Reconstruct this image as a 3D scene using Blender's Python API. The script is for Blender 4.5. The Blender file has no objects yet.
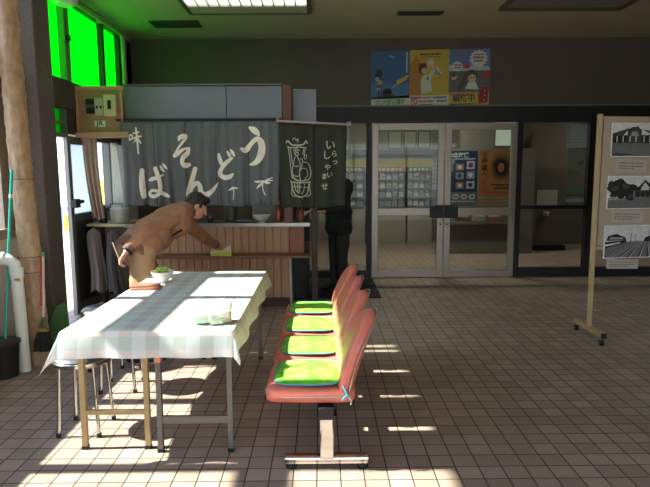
import bpy, bmesh, math, random
from mathutils import Vector, Matrix, noise
random.seed(7)
PI = math.pi
scene = bpy.context.scene
SUN, SKY, HALL, LAMP, EXPO, SUNY = 18.0, 3.6, 75.0, 2.0, 0.6, 0.0
COL = scene.collection
V = Vector

# ------------------------------------------------------------------ materials
def lin(c):
    out = []
    for v in c[:3]:
        v = v / 255.0
        out.append(v / 12.92 if v <= .04045 else ((v + .055) / 1.055) ** 2.4)
    return (out[0], out[1], out[2], 1.0)

MATS = {}
def mat(name, col, rough=.6, metal=0.0, var=.0, scale=20.0, bump=0.0, bscale=80.0, spec=.5, coat=0.0, sheen=0.0, stretch=None):
    if name in MATS: return MATS[name]
    m = bpy.data.materials.new(name); m.use_nodes = True
    nt = m.node_tree; b = nt.nodes['Principled BSDF']
    b.inputs['Base Color'].default_value = lin(col)
    b.inputs['Roughness'].default_value = rough
    b.inputs['Metallic'].default_value = metal
    b.inputs['Specular IOR Level'].default_value = spec
    if coat: b.inputs['Coat Weight'].default_value = coat
    if sheen: b.inputs['Sheen Weight'].default_value = sheen
    co = nt.nodes.new('ShaderNodeTexCoord')
    src = co.outputs['Object']
    if stretch:
        mp = nt.nodes.new('ShaderNodeMapping'); mp.inputs['Scale'].default_value = stretch
        nt.links.new(src, mp.inputs['Vector']); src = mp.outputs['Vector']
    n = nt.nodes.new('ShaderNodeTexNoise'); n.inputs['Scale'].default_value = scale; n.inputs['Detail'].default_value = 4
    nt.links.new(src, n.inputs['Vector'])
    v = max(var, .03)
    r = nt.nodes.new('ShaderNodeValToRGB')
    r.color_ramp.elements[0].position = .3; r.color_ramp.elements[1].position = .7
    r.color_ramp.elements[0].color = tuple(x * (1 - v) for x in lin(col)[:3]) + (1,)
    r.color_ramp.elements[1].color = tuple(min(1, x * (1 + v)) for x in lin(col)[:3]) + (1,)
    nt.links.new(n.outputs['Fac'], r.inputs['Fac']); nt.links.new(r.outputs['Color'], b.inputs['Base Color'])
    if bump:
        n2 = nt.nodes.new('ShaderNodeTexNoise'); n2.inputs['Scale'].default_value = bscale; n2.inputs['Detail'].default_value = 3
        nt.links.new(src, n2.inputs['Vector'])
        bp = nt.nodes.new('ShaderNodeBump'); bp.inputs['Strength'].default_value = bump; bp.inputs['Distance'].default_value = .01
        nt.links.new(n2.outputs['Fac'], bp.inputs['Height']); nt.links.new(bp.outputs['Normal'], b.inputs['Normal'])
    MATS[name] = m
    return m

def emit_mat(name, col, strength):
    m = bpy.data.materials.new(name); m.use_nodes = True
    b = m.node_tree.nodes['Principled BSDF']
    b.inputs['Base Color'].default_value = lin(col)
    b.inputs['Emission Color'].default_value = lin(col); b.inputs['Emission Strength'].default_value = strength
    return m

def glass_mat(name, tint=(240, 245, 243), gloss=.06, ior=1.45, trans=None):
    m = bpy.data.materials.new(name); m.use_nodes = True
    nt = m.node_tree; nt.nodes.clear()
    out = nt.nodes.new('ShaderNodeOutputMaterial'); mx = nt.nodes.new('ShaderNodeMixShader')
    tr = nt.nodes.new('ShaderNodeBsdfTransparent'); tr.inputs['Color'].default_value = lin(tint)
    gl = nt.nodes.new('ShaderNodeBsdfGlossy'); gl.inputs['Roughness'].default_value = .03
    lw = nt.nodes.new('ShaderNodeLayerWeight'); lw.inputs['Blend'].default_value = .5
    pw = nt.nodes.new('ShaderNodeMath'); pw.operation = 'POWER'; pw.inputs[1].default_value = 5; nt.links.new(lw.outputs['Facing'], pw.inputs[0])
    fr = nt.nodes.new('ShaderNodeMath'); fr.operation = 'MULTIPLY_ADD'; fr.inputs[1].default_value = .9; fr.inputs[2].default_value = .018; nt.links.new(pw.outputs[0], fr.inputs[0])
    nt.links.new(fr.outputs[0], mx.inputs[0]); nt.links.new(tr.outputs[0], mx.inputs[1]); nt.links.new(gl.outputs[0], mx.inputs[2])
    nt.links.new(mx.outputs[0], out.inputs[0])
    return m

def film_mat(name, col, t=.9, tint=(40, 200, 70), clear=.0):
    m = bpy.data.materials.new(name); m.use_nodes = True
    nt = m.node_tree; nt.nodes.clear()
    out = nt.nodes.new('ShaderNodeOutputMaterial')
    a = nt.nodes.new('ShaderNodeBsdfTranslucent'); a.inputs['Color'].default_value = lin(col)
    d = nt.nodes.new('ShaderNodeBsdfTransparent'); d.inputs['Color'].default_value = lin(tint)
    g = nt.nodes.new('ShaderNodeBsdfDiffuse'); g.inputs['Color'].default_value = lin(col)
    m1 = nt.nodes.new('ShaderNodeMixShader'); m1.inputs[0].default_value = 1 - t
    m2 = nt.nodes.new('ShaderNodeMixShader'); m2.inputs[0].default_value = clear
    nt.links.new(a.outputs[0], m1.inputs[1]); nt.links.new(g.outputs[0], m1.inputs[2])
    nt.links.new(m1.outputs[0], m2.inputs[1]); nt.links.new(d.outputs[0], m2.inputs[2])
    nt.links.new(m2.outputs[0], out.inputs[0])
    return m

# ------------------------------------------------------------------ mesh builder
class MB:
    def __init__(s): s.v = []; s.f = []; s.mi = []; s.uv = {}; s.m = 0
    def add(s, vs, fs):
        o = len(s.v); s.v += [tuple(p) for p in vs]
        for f in fs: s.f.append(tuple(i + o for i in f)); s.mi.append(s.m)
        return s
    def b(s, x0, x1, y0, y1, z0, z1):
        vs = [(x, y, z) for x in (x0, x1) for y in (y0, y1) for z in (z0, z1)]
        return s.add(vs, [(0, 1, 3, 2), (4, 6, 7, 5), (0, 4, 5, 1), (2, 3, 7, 6), (0, 2, 6, 4), (1, 5, 7, 3)])
    def box(s, c, size, rot=None):
        M = rot if rot is not None else Matrix.Identity(3)
        c = V(c); h = V(size) / 2
        vs = [c + M @ V((x * h.x, y * h.y, z * h.z)) for x in (-1, 1) for y in (-1, 1) for z in (-1, 1)]
        return s.add(vs, [(0, 1, 3, 2), (4, 6, 7, 5), (0, 4, 5, 1), (2, 3, 7, 6), (0, 2, 6, 4), (1, 5, 7, 3)])
    def tube(s, pts, r, n=12, caps=True, flat=None, up=None):
        pts = [V(p) for p in pts]; k = len(pts)
        rs = r if isinstance(r, (list, tuple)) else [r] * k
        vs = []; prev = None
        for i, p in enumerate(pts):
            t = (pts[min(i + 1, k - 1)] - pts[max(i - 1, 0)]).normalized()
            if prev is None:
                a = V(up) if up else (V((0, 0, 1)) if abs(t.z) < .9 else V((0, 1, 0)))
            else: a = prev
            u = (a - t * a.dot(t)).normalized(); w = t.cross(u); prev = u
            for j in range(n):
                q = 2 * PI * j / n
                vs.append(p + (u * math.cos(q) * (flat or 1) + w * math.sin(q)) * rs[i])
        fs = [(i * n + j, i * n + (j + 1) % n, (i + 1) * n + (j + 1) % n, (i + 1) * n + j) for i in range(k - 1) for j in range(n)]
        if caps: fs += [tuple(range(n - 1, -1, -1)), tuple(range((k - 1) * n, k * n))]
        return s.add(vs, fs)
    def lathe(s, prof, c=(0, 0, 0), n=28, rot=None):
        c = V(c); M = rot if rot is not None else Matrix.Identity(3); vs = []
        for (r, z) in prof:
            for j in range(n):
                q = 2 * PI * j / n; vs.append(c + M @ V((r * math.cos(q), r * math.sin(q), z)))
        k = len(prof)
        fs = [(i * n + j, i * n + (j + 1) % n, (i + 1) * n + (j + 1) % n, (i + 1) * n + j) for i in range(k - 1) for j in range(n)]
        if prof[0][0] > 1e-6: fs.append(tuple(range(n - 1, -1, -1)))
        if prof[-1][0] > 1e-6: fs.append(tuple(range((k - 1) * n, k * n)))
        return s.add(vs, fs)
    def ell(s, c, r, rot=None, n=16, m=10):
        prof = [(max(math.sin(PI * i / m), 1e-5 if i in (0, m) else 0), -math.cos(PI * i / m)) for i in range(m + 1)]
        c = V(c); M = rot if rot is not None else Matrix.Identity(3); vs = []
        for (a, z) in prof:
            for j in range(n):
                q = 2 * PI * j / n
                vs.append(c + M @ V((a * math.cos(q) * r[0], a * math.sin(q) * r[1], z * r[2])))
        fs = [(i * n + j, i * n + (j + 1) % n, (i + 1) * n + (j + 1) % n, (i + 1) * n + j) for i in range(m) for j in range(n)]
        return s.add(vs, fs)
    def cap(s, p0, r0, p1, r1, n=14):           # tapered capsule
        p0 = V(p0); p1 = V(p1); t = p1 - p0; L = t.length; t.normalize()
        a = V((0, 0, 1)) if abs(t.z) < .9 else V((0, 1, 0))
        u = (a - t * a.dot(t)).normalized(); w = t.cross(u); rings = []
        for i in range(1, 6): q = PI / 2 * i / 6; rings.append((-r0 * math.cos(q), r0 * math.sin(q)))
        rings.append((0, r0)); rings.append((L, r1))
        for i in range(1, 6): q = PI / 2 * i / 6; rings.append((L + r1 * math.sin(q), r1 * math.cos(q)))
        vs = []
        for (d, r) in rings:
            for j in range(n):
                q = 2 * PI * j / n; vs.append(p0 + t * d + (u * math.cos(q) + w * math.sin(q)) * r)
        k = len(rings)
        fs = [(i * n + j, i * n + (j + 1) % n, (i + 1) * n + (j + 1) % n, (i + 1) * n + j) for i in range(k - 1) for j in range(n)]
        fs += [tuple(range(n - 1, -1, -1)), tuple(range((k - 1) * n, k * n))]
        return s.add(vs, fs)
    def chain(s, pts):
        for a, b in zip(pts[:-1], pts[1:]): s.cap(a[0], a[1], b[0], b[1])
        return s
    def prism(s, poly, fn, d0, d1):             # poly of 2D points, fn(u, v, depth) -> 3D
        n = len(poly); vs = [fn(u, v, d0) for u, v in poly] + [fn(u, v, d1) for u, v in poly]
        fs = [tuple(range(n - 1, -1, -1)), tuple(range(n, 2 * n))] + [(i, (i + 1) % n, n + (i + 1) % n, n + i) for i in range(n)]
        return s.add(vs, fs)
    def poly(s, pts): return s.add(pts, [tuple(range(len(pts)))])
    def grid(s, fn, nu, nv, uv=False):
        o = len(s.v)
        for i in range(nu + 1):
            for j in range(nv + 1): s.v.append(tuple(fn(i / nu, j / nv)))
        for i in range(nu):
            for j in range(nv):
                a = o + i * (nv + 1) + j
                s.f.append((a, a + nv + 1, a + nv + 2, a + 1)); s.mi.append(s.m)
        return s

ORG = {}
def build(mb, name, m, parent=None, smooth=None, bevel=0, seg=2, solid=0, sub=0, recenter=True):
    ms = m if isinstance(m, (list, tuple)) else [m]
    if parent is not None: o0 = ORG[parent]
    else:
        xs = [p[0] for p in mb.v]; ys = [p[1] for p in mb.v]; zs = [p[2] for p in mb.v]
        o0 = V(((min(xs) + max(xs)) / 2, (min(ys) + max(ys)) / 2, min(zs)))
    me = bpy.data.meshes.new(name)
    me.from_pydata([tuple(V(p) - o0) for p in mb.v], [], mb.f); me.update()
    bm = bmesh.new(); bm.from_mesh(me); bmesh.ops.recalc_face_normals(bm, faces=bm.faces); bm.to_mesh(me); bm.free()
    for q in ms: me.materials.append(q)
    if len(ms) > 1: me.polygons.foreach_set('material_index', mb.mi)
    if smooth is not None:
        me.polygons.foreach_set('use_smooth', [True] * len(me.polygons)); me.set_sharp_from_angle(angle=math.radians(smooth))
    o = bpy.data.objects.new(name, me); COL.objects.link(o)
    if parent is not None: o.parent = parent; ORG[o] = o0
    else: o.location = o0; ORG[o] = o0
    if solid:
        q = o.modifiers.new('solid', 'SOLIDIFY'); q.thickness = solid; q.offset = 0
    if bevel:
        q = o.modifiers.new('bevel', 'BEVEL'); q.width = bevel; q.segments = seg; q.limit_method = 'ANGLE'
        if smooth is None: me.polygons.foreach_set('use_smooth', [True] * len(me.polygons)); me.set_sharp_from_angle(angle=math.radians(60))
    if sub:
        q = o.modifiers.new('sub', 'SUBSURF'); q.levels = sub; q.render_levels = sub
    return o

def thing(name, loc, label, cat, group=None):
    o = bpy.data.objects.new(name, None); COL.objects.link(o); o.location = loc; ORG[o] = V(loc)
    o.empty_display_size = .1
    return tag(o, label, cat, group)
def tag(o, label, cat, group=None, kind=None):
    o['label'] = label; o['category'] = cat
    if group: o['group'] = group
    if kind: o['kind'] = kind
    return o
def struct(o, label=None, cat=None):
    o['kind'] = 'structure'
    if label: o['label'] = label; o['category'] = cat
    return o
def copy_tree(o, parent=None):
    c = o.copy(); COL.objects.link(c)
    if parent is not None: c.parent = parent
    for ch in list(o.children): copy_tree(ch, c)
    return c
def dup(o, loc, label, rz=None):
    c = copy_tree(o); c.location = loc; c['label'] = label
    if rz is not None: c.rotation_euler.z = rz
    return c

def fuse(mb, voxel=.006, smooth=3):
    """weld overlapping closed shapes into one continuous surface"""
    me = bpy.data.meshes.new('tmp'); me.from_pydata(mb.v, [], mb.f); me.update()
    bm = bmesh.new(); bm.from_mesh(me); bmesh.ops.recalc_face_normals(bm, faces=bm.faces); bm.to_mesh(me); bm.free()
    o = bpy.data.objects.new('tmp', me); COL.objects.link(o)
    q = o.modifiers.new('r', 'REMESH'); q.mode = 'VOXEL'; q.voxel_size = voxel
    if smooth:
        q = o.modifiers.new('s', 'SMOOTH'); q.iterations = smooth; q.factor = .5
    dg = bpy.context.evaluated_depsgraph_get(); ev = o.evaluated_get(dg)
    m2 = bpy.data.meshes.new_from_object(ev)
    r = MB(); r.v = [tuple(p.co) for p in m2.vertices]; r.f = [tuple(p.vertices) for p in m2.polygons]; r.mi = [0] * len(r.f)
    bpy.data.objects.remove(o); bpy.data.meshes.remove(me); bpy.data.meshes.remove(m2)
    return r
def wrinkle(mb, amp, sc, off=0.0):
    me = bpy.data.meshes.new('tmp'); me.from_pydata(mb.v, [], mb.f); me.update()
    ns = [v.normal.copy() for v in me.vertices]
    mb.v = [tuple(V(p) + n * amp * (noise.fractal(V((p[0] * sc[0], p[1] * sc[1], p[2] * sc[2] + off)), 1.0, 2.0, 2))) for p, n in zip(mb.v, ns)]
    bpy.data.meshes.remove(me); return mb

_TC = {}
def text2d(body, align='CENTER', bold=0.0):
    k = (body, align, bold)
    if k in _TC: return _TC[k]
    c = bpy.data.curves.new('t', 'FONT'); c.body = body; c.size = 1; c.align_x = align; c.align_y = 'CENTER'; c.resolution_u = 3; c.offset = bold
    o = bpy.data.objects.new('t', c); COL.objects.link(o)
    dg = bpy.context.evaluated_depsgraph_get(); me = bpy.data.meshes.new_from_object(o.evaluated_get(dg))
    r = ([(v.co.x, v.co.y) for v in me.vertices], [tuple(p.vertices) for p in me.polygons])
    bpy.data.objects.remove(o); bpy.data.curves.remove(c); bpy.data.meshes.remove(me)
    _TC[k] = r; return r
def add_text(mb, body, fn, u, v, size, m=0, align='CENTER', bold=.0, sx=1.0, d=.0):
    vs, fs = text2d(body, align, bold); mb.m = m
    mb.add([fn(u + x * size * sx, v + y * size, d) for x, y in vs], fs)

def cat_rom(p, k=6):
    out = []
    for i in range(len(p) - 1):
        a = p[max(i - 1, 0)]; b = p[i]; c = p[i + 1]; d = p[min(i + 2, len(p) - 1)]
        for j in range(k):
            t = j / k
            out.append(tuple(.5 * (2 * b[q] + (c[q] - a[q]) * t + (2 * a[q] - 5 * b[q] + 4 * c[q] - d[q]) * t * t + (-a[q] + 3 * b[q] - 3 * c[q] + d[q]) * t ** 3) for q in range(len(b))))
    out.append(tuple(p[-1])); return out
def stroke(mb, pts, fn, k=6, cap=True, depth=0.0):
    """brush stroke: points (u, v, width) swept into a strip with rounded ends, fn(u, v, depth) -> 3D"""
    p = cat_rom(pts, k)
    # round the ends
    def ext(a, b):
        dx, dy = a[0] - b[0], a[1] - b[1]; L = math.hypot(dx, dy) or 1; w = a[2]
        return [(a[0] + dx / L * w * .5 * f, a[1] + dy / L * w * .5 * f, w * g) for f, g in ((.98, .12), (.8, .6), (.45, .88))]
    if cap: p = ext(p[0], p[1]) + p + ext(p[-1], p[-2])[::-1]
    vs = []; n = len(p); last = (1, 0)
    for i in range(n):
        a = p[max(i - 1, 0)]; b = p[min(i + 1, n - 1)]; dx, dy = b[0] - a[0], b[1] - a[1]; L = math.hypot(dx, dy)
        if L < 1e-9: dx, dy = last
        else: dx, dy = dx / L, dy / L
        last = (dx, dy); w = p[i][2] / 2
        for s in (-1, 0, 1): vs.append(fn(p[i][0] - dy * w * s, p[i][1] + dx * w * s, depth))
    fs = []
    for i in range(n - 1):
        for j in (0, 1): fs.append((i * 3 + j, i * 3 + j + 1, i * 3 + j + 4, i * 3 + j + 3))
    mb.add(vs, fs)
def disc(fn, u, v, ru, rv, d, n=20): return [fn(u + ru * math.cos(2 * PI * i / n), v + rv * math.sin(2 * PI * i / n), d) for i in range(n)]
def rect(fn, u0, u1, v0, v1, d): return [fn(u0, v0, d), fn(u1, v0, d), fn(u1, v1, d), fn(u0, v1, d)]
def mrot(fwd, up=(0, 0, 1)):        # columns: right, forward, up
    f = V(fwd).normalized(); r = f.cross(V(up)).normalized(); u = r.cross(f)
    return Matrix((r, f, u)).transposed()
# ------------------------------------------------------------------ colours
def floor_mat():
    m = bpy.data.materials.new('floor_tiles'); m.use_nodes = True; nt = m.node_tree; b = nt.nodes['Principled BSDF']
    g = nt.nodes.new('ShaderNodeNewGeometry')
    mp = nt.nodes.new('ShaderNodeMapping'); mp.inputs['Location'].default_value = (.0285 + .1179 * 40, -2.577 + .1165 * 60, 0)
    br = nt.nodes.new('ShaderNodeTexBrick'); br.offset = 0; br.squash = 1
    br.inputs['Scale'].default_value = 1; br.inputs['Brick Width'].default_value = .1179; br.inputs['Row Height'].default_value = .1165
    br.inputs['Mortar Size'].default_value = .0036; br.inputs['Mortar Smooth'].default_value = .15
    br.inputs['Color1'].default_value = lin((172, 150, 136)); br.inputs['Color2'].default_value = lin((152, 132, 119)); br.inputs['Mortar'].default_value = lin((66, 58, 52))
    nt.links.new(g.outputs['Position'], mp.inputs['Vector']); nt.links.new(mp.outputs[0], br.inputs['Vector'])
    n = nt.nodes.new('ShaderNodeTexNoise'); n.inputs['Scale'].default_value = 3.5; n.inputs['Detail'].default_value = 6
    nt.links.new(g.outputs['Position'], n.inputs['Vector'])
    mx = nt.nodes.new('ShaderNodeMix'); mx.data_type = 'RGBA'; mx.blend_type = 'MULTIPLY'; mx.inputs[0].default_value = .5
    r = nt.nodes.new('ShaderNodeValToRGB'); r.color_ramp.elements[0].position = .3; r.color_ramp.elements[0].color = (.72, .72, .72, 1); r.color_ramp.elements[1].position = .7
    nt.links.new(n.outputs['Fac'], r.inputs['Fac']); nt.links.new(br.outputs['Color'], mx.inputs[6]); nt.links.new(r.outputs['Color'], mx.inputs[7])
    nt.links.new(mx.outputs[2], b.inputs['Base Color'])
    bp = nt.nodes.new('ShaderNodeBump'); bp.inputs['Strength'].default_value = .5; bp.inputs['Distance'].default_value = .004; bp.invert = True
    nt.links.new(br.outputs['Fac'], bp.inputs['Height']); nt.links.new(bp.outputs[0], b.inputs['Normal'])
    b.inputs['Roughness'].default_value = .5; b.inputs['Specular IOR Level'].default_value = .2
    return m
M_floor = floor_mat()
M_ceil = mat('ceiling_board', (182, 168, 140), .85, var=.04, scale=40)
M_soffit = mat('soffit_paint', (84, 71, 62), .75, var=.06, scale=6)
M_plaster = mat('plaster', (208, 202, 194), .8, var=.06, scale=5)
M_dark = mat('dark_beam', (62, 52, 42), .6, var=.1, scale=8)
M_pillar = mat('pillar_granite', (88, 78, 72), .8, var=.45, scale=120, bump=.2, bscale=150)
M_black = mat('black_metal', (15, 15, 16), .55, var=.1)
M_alu = mat('aluminium_sash', (162, 148, 138), .38, .45, var=.05, scale=30)
M_alug = mat('grey_sash', (120, 120, 118), .4, .5, var=.05)
M_glass = glass_mat('window_glass')
M_glass_d = glass_mat('dim_glass', (205, 210, 206))
M_frost = film_mat('frosted_glass', (226, 240, 244), .92, (235, 240, 240), .12)
M_green = film_mat('green_film', (2, 195, 50), .95)
M_chrome = mat('chrome', (205, 203, 200), .14, 1.0)
M_steel = mat('brushed_steel', (150, 148, 146), .32, .9, var=.06, scale=30, stretch=(1, 12, 1))
M_white = mat('white_plastic', (222, 220, 212), .45, var=.03)
M_paper = mat('white_paper', (214, 210, 200), .8, var=.02)
M_ink = mat('black_ink', (24, 23, 22), .7)
M_hallwall = mat('hall_wall_cream', (222, 204, 110), .8, var=.04)
M_hallwhite = mat('hall_wall_white', (206, 206, 200), .8, var=.03)
M_conc = mat('concrete_column', (104, 95, 82), .8, var=.1, scale=14)

# ------------------------------------------------------------------ shell
WX = -2.56
m = MB(); m.b(-2.9, 8.2, -1.7, 12.8, -.12, 0); struct(build(m, 'floor', M_floor))
m = MB(); m.b(-2.65, 8.2, -1.7, 8.05, 3.32, 3.45); m.b(-2.9, 8.2, 8.05, 12.8, 3.0, 3.45); struct(build(m, 'ceiling', M_ceil))
m = MB(); m.b(-2.78, WX, -1.7, 4.72, 0, .98)                 # under the low windows
m.b(-2.78, WX, 6.42, 7.46, 0, 1.06); m.b(-2.78, WX, 7.46, 12.8, 0, 3.285)
m.b(-2.78, WX, 4.72, 5.0, 0, 3.32); m.b(-2.78, WX, -1.7, -1.5, .98, 3.32)
m.b(-2.65, WX, -1.5, 12.8, 3.285, 3.32); m.b(-2.78, WX, 7.46, 12.8, 2.42, 3.25)
struct(build(m, 'wall_left', M_plaster))
m = MB(); m.b(-2.645, WX, -1.5, 4.72, 2.225, 2.41); m.b(-2.70, WX + .02, 5.0, 7.46, 2.15, 2.41); m.b(-2.74, WX, 5.82, 7.46, 1.9, 2.15)
struct(build(m, 'trim_1', M_dark))
# sill + low window strip (aluminium sashes)
ZS = [2.71, 3.555, 4.285]; MU = [-1.5, -.7, .15, 1.0, 1.85] + ZS + [4.63]
m = MB(); m.b(-2.70, WX + .03, -1.5, 4.72, .98, 1.06); m.b(-2.645, -2.58, -1.5, 4.72, 2.20, 2.225); m.b(-2.66, -2.56, 4.54, 4.72, 1.06, 2.2)
for y in MU: m.b(-2.66, -2.58, max(y - .048, -2.6), y + .048, 1.06, 2.2)
w = build(m, 'window_1', M_alu); struct(w)
m = MB(); m.b(-2.618, -2.612, -1.5, 4.72, 1.06, 2.2); build(m, 'pane', M_glass, w)
m = MB(); m.b(-2.645, -2.57, -1.5, 4.72, 2.41, 2.42); m.b(-2.645, -2.57, -1.5, 4.72, 3.275, 3.285)
for y in MU: m.b(-2.66, -2.58, max(y - .048, -2.6), y + .048, 2.42, 3.275)
w = build(m, 'window_2', M_alu); struct(w)
m = MB(); m.b(-2.618, -2.612, -1.5, 4.72, 2.42, 3.275); build(m, 'pane', M_glass, w)
# green film windows over the stall
m = MB(); m.b(-2.68, -2.57, 5.0, 7.46, 2.41, 2.44); m.b(-2.65, -2.57, 5.0, 7.46, 3.25, 3.285)
for y0, y1 in ((5.0, 5.05), (6.88, 6.95), (7.44, 7.46)): m.b(-2.66, -2.57, y0, y1, 2.44, 3.25)
w = build(m, 'window_3', M_dark); struct(w)
m = MB(); m.b(-2.635, -2.627, 5.0, 7.46, 2.44, 3.25); build(m, 'pane', M_green, w)
M_greenbar = mat('green_lit_sash', (84, 128, 70), .5, var=.05)  # green light from the film put into the sash colour
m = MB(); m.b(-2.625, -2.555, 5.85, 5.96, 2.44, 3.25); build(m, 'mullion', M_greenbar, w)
m = MB(); m.lathe([(0.0, 0), (.03, 0), (.03, .03), (0, .03)], (-2.555, 5.9, 2.86), 12, Matrix.Rotation(PI / 2, 3, 'Y')); build(m, 'latch', M_black, w)
m = MB(); m.b(-2.66, -2.57, 5.0, 5.82, 1.86, 1.90); m.b(-2.66, -2.57, 5.78, 5.82, 1.9, 2.15); m.b(-2.66, -2.57, 5.0, 5.82, 2.0, 2.02)
w = build(m, 'window_4', M_alug); struct(w)
m = MB(); m.b(-2.635, -2.627, 5.0, 5.8, 1.9, 2.15); build(m, 'pane', M_green, w)
m = MB(); m.b(-2.68, WX + .02, 6.42, 7.46, 1.06, 1.10); m.b(-2.66, -2.57, 6.42, 7.46, 1.86, 1.9)
for y in (6.42, 6.92, 7.42): m.b(-2.66, -2.57, y, y + .04, 1.1, 1.86)
w = build(m, 'window_5', M_alug); struct(w)
m = MB(); m.b(-2.635, -2.629, 6.42, 7.46, 1.1, 1.86); build(m, 'pane', M_glass, w)

# glazed side door leaf by the stall
m = MB()
m.b(-2.60, -2.555, 5.76, 5.835, .02, 1.88); m.b(-2.60, -2.555, 6.33, 6.41, .02, 1.88); m.b(-2.60, -2.555, 5.835, 6.33, 1.80, 1.88)
m.b(-2.60, -2.555, 5.835, 6.33, 1.0, 1.08); m.b(-2.60, -2.555, 5.835, 6.33, .02, .14)
d = build(m, 'door_3', M_alug, bevel=.004); struct(d)
m = MB(); m.b(-2.585, -2.573, 5.835, 6.33, 1.08, 1.80); build(m, 'pane', M_frost, d)
m = MB(); m.b(-2.585, -2.57, 5.835, 6.33, .14, 1.0); build(m, 'kick_panel', mat('dark_door_panel', (58, 58, 60), .5, .2), d)
m = MB(); m.b(-2.555, -2.49, 5.74, 5.84, 1.15, 1.24); m.b(-2.52, -2.50, 5.84, 5.96, 1.19, 1.225); build(m, 'door_handle', M_black, d, bevel=.006)
m = MB(); m.b(-2.549, -2.535, 5.86, 5.93, 1.195, 1.22); build(m, 'lock_sticker', mat('green_sticker', (70, 170, 120), .5), d)

# pillar
m = MB(); m.b(WX, -2.305, 4.72, 5.0, 0, 3.32); struct(build(m, 'pillar', M_pillar, bevel=.01))

# wall over the glass front
m = MB(); m.b(-2.56, 8.2, 7.87, 8.05, 2.39, 3.32); m.b(-2.56, -.36, 7.87, 8.05, 0, 2.39); struct(build(m, 'wall_back', M_soffit))
m = MB(); m.b(-2.56, 8.2, 7.855, 7.875, 3.295, 3.32); struct(build(m, 'trim_2', mat('cornice_strip', (120, 108, 92), .6)))
m = MB(); m.b(-.36, 8.2, 7.82, 7.95, 2.17, 2.39); struct(build(m, 'trim_3', M_black))
m = MB(); m.b(-.36, 8.2, 7.81, 7.96, 2.38, 2.40); struct(build(m, 'trim_4', mat('beam_edge_strip', (112, 98, 82), .5)))
# left fixed light, next to the stall
def fixed(name, x0, x1, bar, post0, post1, sill):
    m = MB(); m.b(x0, x0 + post0, 7.84, 7.93, 0, 2.17); m.b(x1 - post1, x1, 7.84, 7.93, 0, 2.17)
    m.b(x0 + post0, x1 - post1, 7.84, 7.93, 0, sill)
    if bar: m.b(x0 + post0, x1 - post1, 7.84, 7.93, bar, bar + .055)
    w = build(m, name, M_black); struct(w)
    m = MB(); m.b(x0 + post0, x1 - post1, 7.884, 7.890, sill, 2.17); build(m, 'pane', M_glass_d, w)
    return w
w = fixed('window_6', -.36, .71, None, .2, .07, .11)
m = MB(); m.b(-.16, .64, 7.835, 7.93, .11, .135); build(m, 'sill_strip', M_alu, w)
w = fixed('window_7', 2.735, 3.80, .965, .07, .07, .13)
w = fixed('window_8', 3.80, 5.6, .965, .02, .06, .13)
w = fixed('window_9', 5.6, 8.2, .965, .02, .06, .13)
# double doors
def leaf(name, x0, x1, px):
    s = .088; y0, y1 = 7.85, 7.895
    m = MB(); m.b(x0, x0 + s, y0, y1, .01, 2.16); m.b(x1 - s, x1, y0, y1, .01, 2.16)
    m.b(x0 + s, x1 - s, y0, y1, 2.065, 2.16); m.b(x0 + s, x1 - s, y0, y1, .885, .985); m.b(x0 + s, x1 - s, y0, y1, .01, .11)
    d = build(m, name, M_alu, bevel=.005); struct(d)
    m = MB(); m.b(x0 + s, x1 - s, 7.868, 7.874, .985, 2.065); m.b(x0 + s, x1 - s, 7.868, 7.874, .11, .885); build(m, 'pane', M_glass_d, d)
    m = MB(); m.b(px, px + .185, 7.805, 7.85, .85, 1.03); build(m, 'push_plate', M_black, d, bevel=.006)
    m = MB(); m.lathe([(.0, 0), (.014, 0), (.014, .012), (0, .012)], (x1 - .04 if px > x0 + .3 else x0 + .04, 7.85, .76), 12, Matrix.Rotation(PI / 2, 3, 'X')); build(m, 'lock', M_black, d)
leaf('door_1', .715, 1.722, 1.53); leaf('door_2', 1.732, 2.735, 1.735)
# the rest of the room, out of the frame
m = MB(); m.b(8.0, 8.2, -1.7, 12.8, 0, 3.45); struct(build(m, 'wall_right', M_soffit))
m = MB(); m.b(-2.78, -.6, -1.7, -1.5, 0, 3.32); m.b(4.2, 8.0, -1.7, -1.5, 0, 3.32); m.b(-.6, 4.2, -1.7, -1.5, 2.4, 3.32); struct(build(m, 'wall_front', M_plaster))
m = MB(); m.b(-.6, 4.2, -1.62, -1.56, 2.34, 2.4)
for x in (-.6, 1.0, 2.6, 4.14): m.b(x, x + .06, -1.62, -1.56, 0, 2.34)
w = build(m, 'window_10', M_alu); struct(w)
m = MB(); m.b(-.6, 4.2, -1.594, -1.588, 0, 2.34); build(m, 'pane', M_glass, w)
# booking hall behind the doors
m = MB(); m.b(-2.78, 8.2, 12.4, 12.6, 1.5, 1.87); struct(build(m, 'wall_hall', M_hallwall))
m = MB(); m.b(-2.78, 8.2, 12.4, 12.6, 0, 1.5); struct(build(m, 'wall_hall_lower', mat('hall_dado', (132, 126, 118), .7, var=.05)))
m = MB(); m.b(-2.78, 8.2, 12.4, 12.6, 1.87, 3.0); struct(build(m, 'wall_hall_upper', M_hallwhite))
m = MB(); m.b(-2.56, 3.2, 12.2, 12.4, 1.86, 1.97); struct(build(m, 'trim_5', mat('grey_beam', (138, 140, 146), .6)))
m = MB(); m.b(2.10, 3.85, 10.1, 10.18, 0, 1.9); m.b(2.5, 3.12, 10.1, 10.18, 1.9, 2.45); struct(build(m, 'wall_partition', mat('partition_panel', (112, 106, 98), .7, var=.05)))
m = MB(); m.b(3.70, 4.3, 12.38, 12.4, 1.98, 2.9); w = build(m, 'window_11', M_alu); struct(w)
m = MB(); m.b(3.74, 4.25, 12.37, 12.38, 2.05, 2.85); build(m, 'pane', emit_mat('daylit_pane', (214, 222, 206), .55), w)
m = MB(); m.b(3.95, 4.6, 10.5, 11.1, 0, 3.0); struct(build(m, 'pillar', M_conc, bevel=.03))
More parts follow.
